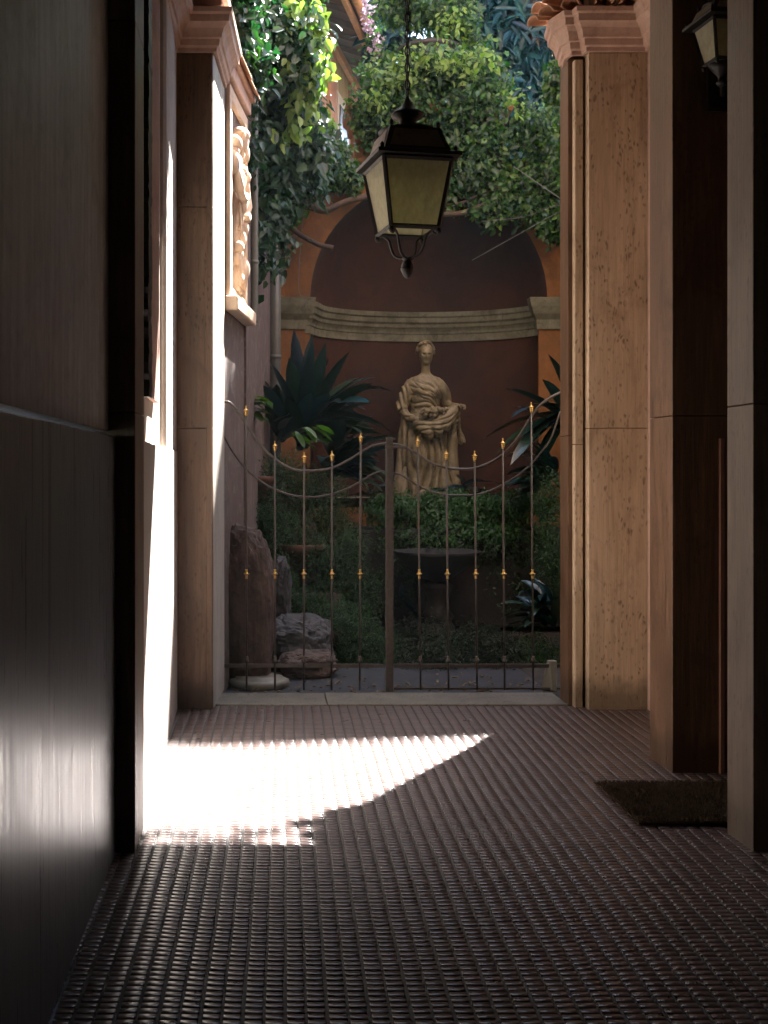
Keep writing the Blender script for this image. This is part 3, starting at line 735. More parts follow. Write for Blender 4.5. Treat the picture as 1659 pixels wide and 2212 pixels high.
m = MB(); rbox(m, s0-.05, s1+.03, 0, .10, z0-.11, z0-.002); keep(m.build('sill', M['relief'], bevel=.015), gw)
def relief_figure():
    m = MB(); sm = (s0+s1)/2
    def sec(prof, s_c, o_c=0.0):
        vs = []; n = 20; 
        for z, ds, rs, ro in prof:
            for k in range(n):
                a = 2*pi*k/n; f = 1+.16*math.sin(a*7+z*2)
                vs.append(rel(s_c+ds+rs*math.cos(a)*f, o_c+ro*math.sin(a)*f, z))
        fs = [(i*n+k, i*n+(k+1)%n, (i+1)*n+(k+1)%n, (i+1)*n+k) for i in range(len(prof)-1) for k in range(n)]
        fs += [tuple(range(n-1,-1,-1)), tuple(range((len(prof)-1)*n, len(prof)*n))]; m.add(vs, fs)
    sec([(2.93,0,.16,.05),(3.05,0,.17,.055),(3.25,.02,.16,.05),(3.45,.0,.15,.06),(3.60,-.02,.14,.055),(3.72,0,.11,.05),(3.85,0,.15,.07),(3.95,0,.13,.06),(4.00,0,.05,.04)], sm)
    m.ball(rel(sm, .03, 4.08), .075, 12, 9, (1,1,1.25)); m.ball(rel(sm, .035, 4.13), .082, 12, 8, (1,1,.8))
    m.tube(catmull([rel(sm-.13,.03,3.92), rel(sm-.21,.05,3.75), rel(sm-.12,.08,3.62), rel(sm,.085,3.66)],5), [.045]*8+[.032]*8, 8)
    m.tube(catmull([rel(sm+.13,.03,3.92), rel(sm+.2,.05,3.7), rel(sm+.1,.08,3.52), rel(sm-.02,.085,3.5)],5), [.045]*8+[.032]*8, 8)
    for i in range(6): m.tube(catmull([rel(sm-.12+i*.05,.055,3.6), rel(sm-.15+i*.06,.07,3.3), rel(sm-.16+i*.065,.055,2.96)],5), [.008+.007*math.sin(j) for j in range(11)], 6)
    m.ball(rel(sm-.2,.02,3.95), .05); m.ball(rel(sm-.17,.02,3.86), .04); m.ball(rel(sm+.17,.02,3.14), .07, 10, 8, (1,1,1.6))
    r9 = random.Random(4)
    m.ball(rel(sm-.21,.03,4.02), .055, 10, 8); m.ball(rel(sm-.24,.02,3.86), .06, 10, 8, (1,1,1.6))
    m.tube([rel(sm+.09*math.sin(k*.5),.065,3.62-.02*math.cos(k)) for k in range(-3,4)], .03, 8)
    for i in range(26):
        a = rel(sm+r9.uniform(-.16,.16), r9.uniform(.04,.075), r9.uniform(2.98,4.05)); m.ball(a, r9.uniform(.015,.04), 8, 6, (1,1,r9.uniform(1,2.6)))
    for i in range(10):
        q = -.085+i*.019; m.tube(catmull([rel(sm+q,.07,4.17-abs(q)*.5), rel(sm+q*1.15,.085,4.12), rel(sm+q*1.2,.07,4.04)],3), .010, 6)
    o = keep(m.build('relief_figure', M['relief'], smooth=True), gw); o['label'] = 'draped standing figure modelled in relief'
relief_figure()
m = MB(); rbox(m, .02, LS+.05, 0, .09, 4.53, 4.57); rbox(m, .05, LS, 0, .06, 4.42, 4.53); keep(m.build('canopy_ledge', M['impost'], bevel=.01), gw)
for (o_, z_, s_, L_, r_) in ((.06,4.56,.06,.92,.07),(.01,4.67,.10,.90,.065),(-.05,4.76,.14,.86,.065),(-.14,4.83,.10,.86,.065)):
    p = rel(s_, o_, z_); clay_tile(p, (dS.x, dS.y, -.03), L_*.5, r_, r_*1.1, M['rooftile'], gw); p = rel(s_+L_*.47, o_, z_-.015); clay_tile(p, (dS.x, dS.y, -.03), L_*.5, r_*.95, r_*1.12, M['rooftile'], gw)
# left garden wall further on
lg = empty('garden_wall', (-.1, 10, 0), 'pinkish garden wall on the left behind the drainpipes', 'wall')
m = MB(); m.prism([(-.16,8.95),(.115,12.0),(-3.0,12.0),(-3.0,8.95)], -.1, 9.5); keep(m.build('wall_body', M['garden_wall']), lg)
m = MB(); m.prism([(.045,11.3),(.085,11.3),(.085,11.36),(.045,11.36)], 0, 5); keep(m.build('corner_conduit', M['bark'], bevel=.004), lg)
# drainpipes
dp = empty('drainpipe', (gx(548,9.3), 9.3, 0), 'grey drainpipe ending in an elbow behind the relief wall', 'drainpipe')
m = MB(); x = gx(549,9.3)
m.tube(catmull([(x,9.3,6.6),(x,9.3,4.5),(x,9.3,2.95),(x-.01,9.3,2.86),(x-.06,9.3,2.82),(x-.16,9.3,2.87),(x-.25,9.3,2.92)],5), .034, 12)
for z in (3.3,4.6,5.8): m.tube([(x,9.3,z),(x,9.3,z+.03)], .040, 12)
keep(m.build('pipe', M['pipe'], smooth=True), dp)
dp = empty('drainpipe', (gx(594,11.4), 11.4, 0), 'thick stained pipe rising from the plants beside the niche', 'drainpipe')
m = MB(); x = gx(594,11.2); m.tube([(x,11.2,0),(x,11.2,2.5),(x-.01,11.2,6.2)], .062, 14)
for z in (1.6,2.7,3.9,5.0): m.tube([(x,11.2,z),(x,11.2,z+.04)], .068, 14)
keep(m.build('pipe', M['pipe'], smooth=True), dp)

# ------------------------------------------------------------------ niche wall at the back of the garden
NX, NZ, NR, NY, ND = 1.755, 3.43, 1.28, 12.0, .78
def niche():
    g = empty('niche_wall', (NX, NY, 0), 'ochre garden wall with the deep arched niche behind the statue', 'wall')
    X0, X1, ZT = .115, 4.6, 4.88
    m = MB()
    m.box(X0, NX-NR, NY, NY+.05, -.1, NZ); m.box(NX+NR, X1, NY, NY+.05, -.1, NZ); m.box(NX-NR, NX+NR, NY, NY+.05, -.1, 1.28)
    n = 48; inn = []; out = []
    for i in range(n+1):
        a = pi*i/n; ca, sa = math.cos(a), math.sin(a)
        inn.append((NX+NR*ca, NZ+NR*sa))
        k = min((X1-NX)/ca if ca > 1e-6 else 1e9, (NX-X0)/(-ca) if ca < -1e-6 else 1e9, (ZT-NZ)/sa if sa > 1e-6 else 1e9)
        out.append((NX+k*ca, NZ+k*sa))
    vs = [(x,NY,z) for x,z in inn]+[(x,NY,z) for x,z in out]
    m.add(vs, [(i,i+1,n+2+i,n+1+i) for i in range(n)])
    # top corners
    for xc in (X0, X1):
        idx = [i for i in range(n) if (abs(out[i][0]-xc) < 1e-4) != (abs(out[i+1][0]-xc) < 1e-4)]
        if idx: i = idx[0]; m.add([(out[i][0],NY,out[i][1]),(out[i+1][0],NY,out[i+1][1]),(xc,NY,ZT)], [(0,1,2)])
    m.box(X0, X1, NY+.06, NY+1.2, ZT-.2, ZT-.001); m.box(X0, X1, NY+1.1, NY+1.2, -.1, ZT-.2); m.box(X0,X0+.05,NY+.06,NY+1.1,-.1,ZT-.2); m.box(X1-.05,X1,NY+.06,NY+1.1,-.1,ZT-.2)
    m.box(NX-.80, NX+.80, NY+.001, NY+.5, ZT-.01, 5.5)
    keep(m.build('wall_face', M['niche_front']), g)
    m = MB(); vs = []; fs = []; na = 40; zs = [1.28+i*(NZ-1.28)/6 for i in range(7)]
    for z in zs:
        for i in range(na+1): a = pi*i/na; vs.append((NX+NR*math.cos(a), NY+ND*math.sin(a), z))
    for j in range(1, 15):
        p = pi/2*j/14
        for i in range(na+1): a = pi*i/na; vs.append((NX+NR*math.cos(a)*math.cos(p), NY+ND*math.sin(a)*math.cos(p), NZ+NR*math.sin(p)))
    for j in range(20):
        for i in range(na): fs.append((j*(na+1)+i, j*(na+1)+i+1, (j+1)*(na+1)+i+1, (j+1)*(na+1)+i))
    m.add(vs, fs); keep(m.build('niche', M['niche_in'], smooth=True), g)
    m = MB(); m.prism([(NX+NR*math.cos(pi*i/20), NY+ND*math.sin(pi*i/20)) for i in range(21)], 1.18, 1.281); keep(m.build('niche_shelf', M['niche_cornice']), g)
    prof = [(0,3.06),(.02,3.06),(.025,3.14),(.035,3.145),(.04,3.17),(.055,3.20),(.07,3.215),(.075,3.25),(.095,3.27),(.10,3.32),(.115,3.335),(.12,3.385),(0,3.40)]
    path = [(X0+.02,NY)]+[(NX-NR-.02,NY)]+[(NX-NR*math.cos(pi*i/30), NY+ND*math.sin(pi*i/30)) for i in range(1,30)]+[(NX+NR+.02,NY),(X1,NY)]
    m = MB(); m.sweep(path, prof); keep(m.build('cornice', M['niche_cornice']), g)
    # projecting pilaster caps either side
    for (a, b_) in ((X0+.03, NX-NR-.06), (NX+NR-.10, X1)):
        m = MB(); m.sweep([(a,NY+.0),(a,NY-.03),(b_,NY-.03),(b_,NY)], [(0,3.10),(.02,3.10),(.03,3.2),(.07,3.26),(.10,3.34),(.12,3.43),(0,3.44)]); keep(m.build('pilaster_cap', M['niche_cornice']), g)
        m = MB(); m.box(a, b_, NY-.03, NY-.001, -.1, 3.1); keep(m.build('pilaster', M['niche_front']), g)
    # raised rim of the arch and a moulded band over it
    m = MB(); vs = []; fs = []; n = 40
    for i in range(n+1):
        a = pi*i/n
        for r, y in ((NR+.42, NY-.001), (NR+.42, NY-.10), (NR+.34, NY-.13), (NR+.30, NY-.05), (NR+.28, NY-.001)):
            vs.append((NX+r*math.cos(a), y, NZ+.02+r*math.sin(a)*.97))
    for i in range(n):
        for k in range(4): fs.append((i*5+k, (i+1)*5+k, (i+1)*5+k+1, i*5+k+1))
    m.add(vs, fs); keep(m.build('arch_moulding', M['niche_front'], smooth=False), g)
    m = MB(); m.sweep([(NX-.80,NY+.5),(NX-.80,NY),(NX+.80,NY),(NX+.80,NY+.5)], [(0,5.3),(.04,5.32),(.05,5.40),(.09,5.44),(.10,5.52),(0,5.54)]); m.sweep([(NX+.96,NY),(X1,NY)], [(0,4.72),(.04,4.74),(.07,4.82),(.09,4.90),(0,4.92)]); m.sweep([(X0,NY),(NX-.96,NY)], [(0,4.72),(.04,4.74),(.07,4.82),(.09,4.90),(0,4.92)]); keep(m.build('top_moulding', M['niche_front']), g)
niche()

# ------------------------------------------------------------------ statue
def to_remesh(m, voxel):
    me = bpy.data.meshes.new('tmp'); me.from_pydata(m.v, [], m.f); me.update()
    bm = bmesh.new(); bm.from_mesh(me); bmesh.ops.recalc_face_normals(bm, faces=bm.faces); bm.to_mesh(me); bm.free()
    o = bpy.data.objects.new('tmp', me); col.objects.link(o)
    r = o.modifiers.new('r','REMESH'); r.mode = 'VOXEL'; r.voxel_size = voxel; r.adaptivity = 0
    s = o.modifiers.new('s','SMOOTH'); s.factor = .5; s.iterations = 4
    dg = bpy.context.evaluated_depsgraph_get(); dg.update(); ev = o.evaluated_get(dg)
    out = bpy.data.meshes.new_from_object(ev); bpy.data.objects.remove(o); bpy.data.meshes.remove(me)
    return out
def statue():
    SX, SY, SZ = gx(920,12.2), 12.22, 1.281
    g = empty('statue', (SX, SY, SZ), 'weathered stone statue of a draped woman carrying fruit, standing in the niche', 'statue'); g.scale = (.93, .98, 1.055)
    m = MB()
    m.loft([(0,.02,0,.36,.21),(.04,.02,0,.365,.215),(.20,.01,0,.30,.19),(.45,0,0,.25,.17),(.70,.0,0,.225,.155),(.82,0,.01,.20,.14),(.92,-.005,.01,.165,.115),(1.0,-.005,.005,.175,.12),
            (1.08,-.005,-.005,.19,.135),(1.16,-.005,0,.205,.125),(1.215,-.005,.01,.215,.10),(1.25,-.005,.012,.175,.08),(1.275,-.002,.01,.09,.065),(1.30,0,0,.055,.055),(1.36,0,-.005,.050,.054),(1.42,0,0,.055,.06)], 36)
    m.ball((-.075,-.085,1.10), .07, 14, 10, (1,.9,1)); m.ball((.085,-.085,1.09), .07, 14, 10, (1,.9,1))
    # head
    m.ball((0,-.012,1.478), .088, 20, 16, (.90,1.0,1.18)); m.ball((0,-.036,1.412), .052, 12, 10, (.98,1,.85))
    # sleeves, forearms
    m.tube(catmull([(-.15,.0,1.185),(-.225,0,1.09),(-.275,0,.97),(-.275,-.03,.90)],5), [.085-.001*i for i in range(16)], 14)
    m.tube(catmull([(-.28,-.02,.91),(-.22,-.10,.84),(-.145,-.175,.805),(-.11,-.19,.79)],5), [.052-.0015*i for i in range(16)], 12)
    m.tube(catmull([(.15,.0,1.185),(.225,.0,1.10),(.255,.02,1.0),(.26,.0,.965)],5), [.068-.001*i for i in range(16)], 14)
    m.tube(catmull([(.26,.01,.97),(.29,-.07,.95),(.33,-.14,.945),(.36,-.17,.945)],5), [.050-.0015*i for i in range(16)], 12)
    # gathered mantle swung between the hands
    m.tube(catmull([(-.15,-.17,.80),(-.08,-.21,.74),(.05,-.225,.71),(.17,-.21,.77),(.27,-.18,.87),(.34,-.165,.93)],6), [.045+.058*math.sin(pi*i/30) for i in range(31)], 14)
    # mantle hanging below the raised hand, two tails
    m.tube(catmull([(.35,-.15,.93),(.37,-.13,.80),(.39,-.10,.66),(.415,-.08,.56)],6), [.035+.012*math.sin(i*.5) for i in range(18)]+[.012], 10, flat=.6)
    m.tube(catmull([(.32,-.13,.92),(.31,-.10,.70),(.30,-.06,.45),(.32,-.04,.2),(.36,-.02,.02)],6), [.05+.0018*i for i in range(25)], 12, flat=.7)
    m.tube(catmull([(-.25,-.02,.88),(-.26,.0,.62),(-.27,.0,.35),(-.32,.0,.03)],6), [.06+.0015*i for i in range(19)], 12, flat=.7)
    m.ball((-.09,-.17,.45), .10, 12, 10, (.9,.8,2.0)); m.ball((.08,-.12,.40), .10, 12, 10, (.9,.8,2.2))
    m.ball((-.07,-.21,.02), .045, 10, 8, (1,1.6,.8)); m.ball((.07,-.19,.02), .045, 10, 8, (1,1.6,.8))
    me = to_remesh(m, .0075)
    n = len(me.vertices); co = np.empty(n*3, np.float32); me.vertices.foreach_get('co', co); co = co.reshape(-1,3)
    nm = np.empty(n*3, np.float32); me.vertices.foreach_get('normal', nm); nm = nm.reshape(-1,3)
    x, y, z = co[:,0], co[:,1], co[:,2]; ang = np.arctan2(y+.0, x)
    nz = np.array([noise.noise(Vector((float(a)*4, float(b)*4, float(c_)*1.2))) for a, b, c_ in co])
    wS = np.clip((.78-z)/.12, 0, 1)
    fold = np.abs(np.sin(ang*6.0+nz*5+z*1.2))**.6
    dd = wS*(fold-.6)*.085*np.clip(.55+ (.8-z)*.6, .5, 1.1)
    wC = np.clip((z-.90)/.06,0,1)*np.clip((1.225-z)/.05,0,1)*np.clip((.20-np.abs(x+.02))/.04,0,1)*(y < 0)
    sw = np.sin((z*1.0 + x*.55 + 2.4*x*x)*44 + nz*7)
    sw2 = np.sin((z*1.0 + x*1.1 + 3.0*x*x)*30 + nz*9)
    dd += wC*((1-np.abs(sw))**2*-.020 + (1-np.abs(sw2))**3*-.016 + nz*.012)
    wA = np.clip((np.abs(x)-.19)/.03,0,1)*np.clip((z-.88)/.04,0,1)*np.clip((1.2-z)/.05,0,1)*(x<0)
    dd += wA*np.sin(x*120+z*25)*.010
    wM = np.clip((.88-z)/.03,0,1)*np.clip((z-.62)/.04,0,1)*(y<-.12)
    dd += wM*((1-np.abs(np.sin((z-.9*x*x)*44+nz*8)))**2*-.024 + nz*.015)
    co += nm*dd[:,None]
    # face
    f = (y < -.03) & (z > 1.36)
    def ga(cx, cz, sx, sz): return np.exp(-((x-cx)/sx)**2-((z-cz)/sz)**2)*f
    push = -.024*ga(0,1.462,.009,.026) - .005*ga(0,1.444,.013,.007) + .032*ga(-.032,1.486,.014,.009) + .032*ga(.032,1.486,.014,.009)
    push += -.007*ga(-.030,1.482,.009,.005) - .007*ga(.030,1.482,.009,.005) - .006*ga(0,1.505,.045,.006)
    push += -.008*ga(0,1.420,.017,.0045) - .007*ga(0,1.411,.014,.004) + .014*ga(0,1.4155,.02,.003) - .007*ga(0,1.392,.016,.010)
    co[:,1] += push
    me.vertices.foreach_set('co', co.ravel()); me.update()
    me.polygons.foreach_set('use_smooth', [True]*len(me.polygons))
    me.materials.clear(); me.materials.append(M['statue'])
    me.name = 'figure'; o = bpy.data.objects.new('figure', me); col.objects.link(o); o.parent = g
    # hands: palm and five bent fingers each
    def hand(c, fwd, side, dn, s=1):
        h = MB()
        c = Vector(c); fwd = Vector(fwd).normalized(); side = Vector(side).normalized(); dn = Vector(dn).normalized()
        h.tube([c-fwd*.03, c, c+fwd*.035], [.022,.030,.026], 10, flat=.6)
        for i, L in enumerate((.050,.056,.052,.040)):
            b0 = c+fwd*.033+side*(-.026+i*.0175)
            h.tube(catmull([b0, b0+fwd*L*.45+dn*.006, b0+fwd*L*.70+dn*.024, b0+fwd*L*.62+dn*.042],4), [.0092-.00025*k for k in range(13)], 7)
        b0 = c-side*.028
        h.tube(catmull([b0, b0-side*.016+fwd*.020+dn*.01, b0-side*.008+fwd*.040+dn*.022],4), .0095, 7)
        q = h.build('hand', M['statue'], smooth=True); q.parent = g
    hand((-.10,-.205,.79), (.8,-.5,-.35), (.2,.5,-.9), (.2,.6,-.6))
    hand((.375,-.185,.95), (.75,-.6,.0), (.55,.7,.1), (-.2,.1,-1))
    h = MB(); rg = random.Random(3)
    for i in range(150):
        t = rg.random()*2*pi; el = rg.uniform(-.35,1.45)
        d = Vector((math.cos(t)*math.cos(el), math.sin(t)*math.cos(el), math.sin(el)))
        if d.y < -.45 and el < .75: continue
        c0 = Vector((0,.012,1.53))+Vector((d.x*.102,d.y*.105,d.z*.098)); s = d.cross(Vector((0,0,1))).normalized(); u = s.cross(d)
        r = rg.uniform(.011,.019)
        h.tube([c0+(s*math.cos(a)+u*math.sin(a))*r*(1-k*.07)+d*(.006*k/6) for k, a in enumerate([j*.95 for j in range(8)])], .0078, 6)
    h.ball((0,.028,1.53), .098, 14, 10, (1.02,.95,1.0))
    q = h.build('hair', M['statue'], smooth=True); q.parent = g
    h = MB()
    for i in range(46):
        h.ball((rg.uniform(-.09,.22), rg.uniform(-.28,-.17), .86+rg.uniform(-.02,.055)), rg.uniform(.017,.034), 9, 7)
    for i in range(16):
        a = Vector((rg.uniform(-.08,.2),-.24,.88)); h.tube([a, a+Vector((rg.uniform(-.03,.03),-.03,rg.uniform(0,.04))), a+Vector((rg.uniform(-.05,.05),-.05,rg.uniform(-.05,.02)))], [.012,.012,.004], 6)
    q = h.build('fruit', M['statue'], smooth=True); q.parent = g
    h = MB(); h.lathe([(.40,-.001),(.40,.028),(.37,.03)], n=28, sy=.62); q = h.build('base', M['statue']); q.parent = g; q.location.z = -.001
statue()

# ------------------------------------------------------------------ garden planting
def blob(u, v, Y, ru, rv, ry, k):
    return (at(u,v,Y), (ru*Y/CF, ry, rv*Y/CF), k)
def blades(name, specs, mat, parent=None, nseg=7, seed=0):
    """specs: base, azimuth, elevation, length, width, droop"""
    rg = random.Random(seed); V = []; Q = []
    for (b0, az, el, L, W, dr) in specs:
        p = Vector(b0); d = Vector((math.cos(az)*math.cos(el), math.sin(az)*math.cos(el), math.sin(el)))
        side = d.cross(Vector((0,0,1))); side = side.normalized() if side.length > .05 else Vector((1,0,0))
        tw = rg.uniform(-.5,.5); st = len(V)
        for i in range(nseg+1):
            t = i/nseg; ww = W*(math.sin(pi*min(1,(t*.86+.10)))**.85)*(1 if t < .97 else .05)
            nn = side.cross(d).normalized(); s2 = (side*math.cos(tw)+nn*math.sin(tw))
            n2 = s2.cross(d).normalized()
            V += [p-s2*ww*.5+n2*ww*.12, p-n2*ww*.03, p+s2*ww*.5+n2*ww*.12]
            p = p+d*(L/nseg); d = (d+Vector((0,0,-dr/nseg*(.4+1.4*t)))).normalized()
            side = d.cross(Vector((0,0,1))); side = side.normalized() if side.length > .05 else s2
        for i in range(nseg):
            a = st+i*3; Q += [(a,a+1,a+4,a+3),(a+1,a+2,a+5,a+4)]
    return np_mesh(name, np.array([tuple(v) for v in V]), np.array(Q), mat, parent, smooth=True)
def thing_at(name, loc, label, cat, group=None): return empty(name, loc, label, cat, group)

# ivy over the top of the niche wall
g = thing_at('ivy', (1.8, 12, 5.5), 'ivy heaped along the top of the niche wall behind the hanging lantern', 'ivy', 'ivy and creepers on the garden walls')
keep(foliage('foliage', [blob(930,170,11.95,165,52,.45,230), blob(862,215,11.85,74,50,.35,110), blob(785,240,11.8,16,38,.15,22), blob(1010,235,11.8,85,75,.3,120), blob(812,265,11.75,38,52,.25,55),
    blob(1040,325,11.75,60,85,.22,100), blob(955,300,11.8,80,50,.12,60), blob(975,395,11.75,75,38,.12,60), blob(1075,440,11.75,60,40,.15,55), blob(1065,190,11.8,30,45,.25,32),
    blob(960,130,12.4,130,30,.5,90)],
    M['ivy'], (.04,.10), .60, 11, clump=.13, npc=16), g)
o = keep(foliage('sun_tinted_leaves', [blob(1110,215,11.6,18,22,.1,5), blob(1020,140,11.55,60,26,.08,16), blob(930,125,11.5,70,24,.08,20), blob(855,165,11.5,55,28,.08,16), blob(800,225,11.5,26,22,.08,7), blob(970,35,12.0,50,30,.1,12)], M['sun_leaf'], (.05,.10), .55, 12, npc=8), g); o['kind'] = 'stuff'  # crest highlights come from the paler, sun-coloured leaves
g = thing_at('ivy', (3.0, 12, 4.6), 'ivy hanging down the niche wall beside the pale pilaster', 'ivy', 'ivy and creepers on the garden walls')
keep(foliage('foliage', [blob(1165,285,11.8,55,70,.25,110), blob(1190,380,11.75,45,60,.2,60), blob(1120,385,11.8,55,45,.15,65), blob(1175,455,11.7,45,42,.15,55), blob(1200,500,11.6,18,25,.1,14), blob(1140,425,11.75,60,30,.1,35)],
    M['ivy'], (.04,.09), .60, 13, clump=.11, npc=16), g)
g = thing_at('ivy', (2.7, 10.3, 4), 'sunlit vine sprays showing just past the top edge of the pale pilaster, with unseen clusters added to serrate the sun patch', 'ivy', 'ivy and creepers on the garden walls')
keep(foliage('foliage', [blob(1200,190,10.4,26,48,.18,30), blob(1218,150,10.4,26,36,.2,24), blob(1216,330,10.3,12,90,.15,20), blob(1235,60,10.4,30,90,.2,30), ((2.55,8.12,4.6),(.10,.06,.5),9), ((2.53,8.12,3.2),(.08,.06,.9),9), ((2.50,8.12,1.2),(.07,.05,.9),6)], M['ivy'], (.045,.09), .60, 14, clump=.07, npc=16), g)  # last three clusters are unseen, added to notch the sun patch edge
g = thing_at('ivy', (.1, 10, 4), 'large-leaved creeper covering the left garden wall from the eave down to the drainpipe elbow', 'ivy', 'ivy and creepers on the garden walls')
keep(foliage('foliage', [blob(625,50,10.0,60,95,.30,120), blob(645,110,9.7,42,75,.22,55), blob(595,165,10.0,55,120,.30,140), blob(640,205,9.9,42,75,.25,60), blob(590,330,10.0,52,105,.3,130),
    blob(655,335,10.1,62,62,.3,90), blob(575,450,9.9,38,85,.22,75), blob(640,400,10.6,60,40,.2,50), blob(560,560,9.5,16,36,.1,9), blob(600,545,9.9,20,30,.1,10), blob(570,60,9.8,35,90,.2,70), blob(515,40,8.80,22,75,.08,46), blob(540,130,9.1,20,120,.10,60), blob(515,-70,8.8,30,60,.08,30), blob(548,330,9.15,12,60,.06,10)],
    M['ivy_left'], (.05,.13), .58, 15, hang=1.0, clump=.14, npc=13, out=(.5,-1,.7)), g)
o = keep(foliage('sun_tinted_leaves', [blob(655,40,9.75,40,60,.12,26), blob(672,110,9.7,36,50,.12,24), blob(640,160,9.7,38,40,.12,14), blob(668,205,9.7,40,30,.12,12), blob(632,275,9.7,22,32,.1,7), blob(690,250,10.2,22,18,.1,5)], M['sun_leaf'], (.09,.15), .55, 17, hang=1.1, clump=.10, npc=7, out=(.3,-1,.4), rnd=.6), g); o['kind'] = 'stuff'; o['label'] = 'leaves coloured pale yellow-green to look in full sun'
keep(foliage('small_leaves', [blob(705,330,10.8,42,40,.25,70), blob(680,280,10.6,40,40,.25,60), blob(735,375,11.2,45,22,.15,50), blob(690,385,11.4,55,26,.15,60), blob(640,450,11.4,30,30,.1,20), blob(760,400,11.8,30,20,.1,18)],
    M['ivy'], (.04,.07), .62, 16, clump=.08, npc=20), g)
g = thing_at('ivy', (.9, 7.6, 5.0), 'unseen vine added along the outer top edge of the gate opening to fray the sun patch', 'ivy', 'ivy and creepers on the garden walls')
keep(foliage('foliage', [((x_, 7.62, 5.12+.10*math.sin(x_*5)), (.16,.07,.16), 9) for x_ in (.1,.42,1.35,1.75)], M['ivy'], (.05,.10), .60, 18, clump=.08, npc=14), g)  # out of view; leaves added to fray the near edge of the sun patch
# woody stems crossing the wall
g = thing_at('vine_stem', (1, 11.8, 4.3), 'bare woody vine stems snaking over the ochre wall above the arch', 'vine')
m = MB()
def stem(pts, r, Y=11.82):
    P = catmull([at(u,v,Y+dy) for u,v,dy in pts], 7)
    P = [p+Vector((0,0,.02*noise.noise(p*5))) for p in P]; m.tube(P, [r*(1+.25*noise.noise(p*6)) for p in P], 8)
stem([(600,470,0),(640,500,0),(690,530,0),(720,537,0)], .028)
stem([(640,440,0),(700,455,-.05),(760,430,-.05),(830,415,0)], .035)
stem([(560,420,0),(640,425,0),(720,400,-.05),(800,365,0)], .03)
stem([(945,465,-.1),(1000,462,-.12),(1060,438,-.1),(1130,400,0),(1200,330,0)], .03)
stem([(930,445,-.1),(990,440,-.1),(1050,415,-.05),(1100,395,0)], .018)
stem([(980,420,0),(1060,425,0),(1120,412,0)], .025)
keep(m.build('stem', M['bark'], smooth=True), g)
g = thing_at('cable', (-.1, 9, 4.5), 'thin cables hanging beside the relief wall', 'cable')
m = MB()
for (u, a, b_) in ((528,-60,250),(533,-60,200),(541,-60,330)):
    m.tube([at(u+4,a,9.05), at(u+1,(a+b_)/2,9.05), at(u,b_,9.05)], .005, 6)
m.tube(catmull([at(531,243,9.0), at(534,252,9.0), at(541,260,9.0), at(546,255,9.0)],4), .008, 6)
keep(m.build('wire', M['cable']), g)
g = thing_at('cable', (2.5, 11, 3.5), 'taut wires stretched across the right side of the niche', 'cable')
m = MB()
m.tube([at(1212,455,10.5), at(1020,562,11.3)], .004, 6); m.tube([at(1212,430,10.5), at(1110,360,11.4)], .004, 6); m.tube([at(1212,440,10.5), at(1130,470,11.2), at(1040,478,11.6)], .003, 6)
keep(m.build('wire', M['cable']), g)
m = MB(); Pw = [(668,445,0),(655,470,0),(645,600,0),(650,640,0),(670,655,0)]
m.tube(catmull([at(u,v,11.9) for u,v,_ in Pw],6), .005, 6)
tag(m.build('cable', M['cable'], smooth=True), 'loose cord hanging down the ochre wall to the left end of the cornice', 'cable')

# urn with a plant on top of the niche wall
g = thing_at('garden_urn', (gx(928,12.3), 12.3, 5.55), 'stone urn with a leafy plant on the crest of the niche wall', 'urn')
m = MB(); m.lathe([(.16,0),(.17,.04),(.10,.08),(.07,.15),(.09,.20),(.22,.26),(.30,.36),(.34,.48),(.33,.58),(.37,.60),(.38,.64),(.33,.65),(.30,.60)], (gx(928,12.3),12.3,5.58), 28)
keep(m.build('bowl', M['basin'], smooth=True), g)
keep(foliage('plant', [blob(925,12,12.3,110,40,.4,90), blob(985,45,12.2,60,55,.25,55), blob(870,8,12.3,60,40,.3,45), blob(1000,85,12.2,25,30,.1,14)], M['ivy'], (.05,.095), .5, 21, clump=.10, npc=17), g)

# tree with long blue-green leaves behind the wall
def tree(label, base, blobs, mat, size, asp, seed, trunk_top, name='evergreen_tree', npc=14, clump=.22):
    g = thing_at(name, base, label, 'tree', 'trees behind the niche wall')
    m = MB(); b0 = Vector(base); tp = Vector(trunk_top)
    m.tube(catmull([b0, b0.lerp(tp,.4)+Vector((.15,0,0)), b0.lerp(tp,.75), tp],5), [.20-.009*i for i in range(16)], 10)
    rg = random.Random(seed)
    for c_, r_, k_ in blobs:
        c_ = Vector(c_); s0 = b0.lerp(tp, rg.uniform(.55,.95)); mid = s0.lerp(c_, .55)+Vector((0,0,-.2)); m.tube(catmull([s0, mid, c_, c_+Vector((rg.uniform(-.3,.3),rg.uniform(-.2,.2),r_[2]*.6))],4), [.07-.004*i for i in range(13)], 6)
    keep(m.build('trunk', M['bark'], smooth=True), g)
    keep(foliage('crown', blobs, mat, size, asp, seed, clump=clump, npc=npc, hang=.3), g)
tree('evergreen tree with long blue-green leaves between the urn and the pale pilaster', (3.3,14.2,0),
    [blob(1060,60,14,95,110,.7,85), blob(1150,230,13.6,75,140,.6,95), blob(1190,60,14.2,50,90,.6,26), blob(1090,260,13.5,40,80,.4,45), blob(840,60,14.4,50,75,.5,45), blob(1170,350,13.2,40,50,.3,30), blob(1010,20,14.2,60,70,.5,50), blob(1085,110,14.8,70,90,.5,40)],
    M['tree_leaf'], (.20,.34), .24, 31, (3.4,14.2,8.2))
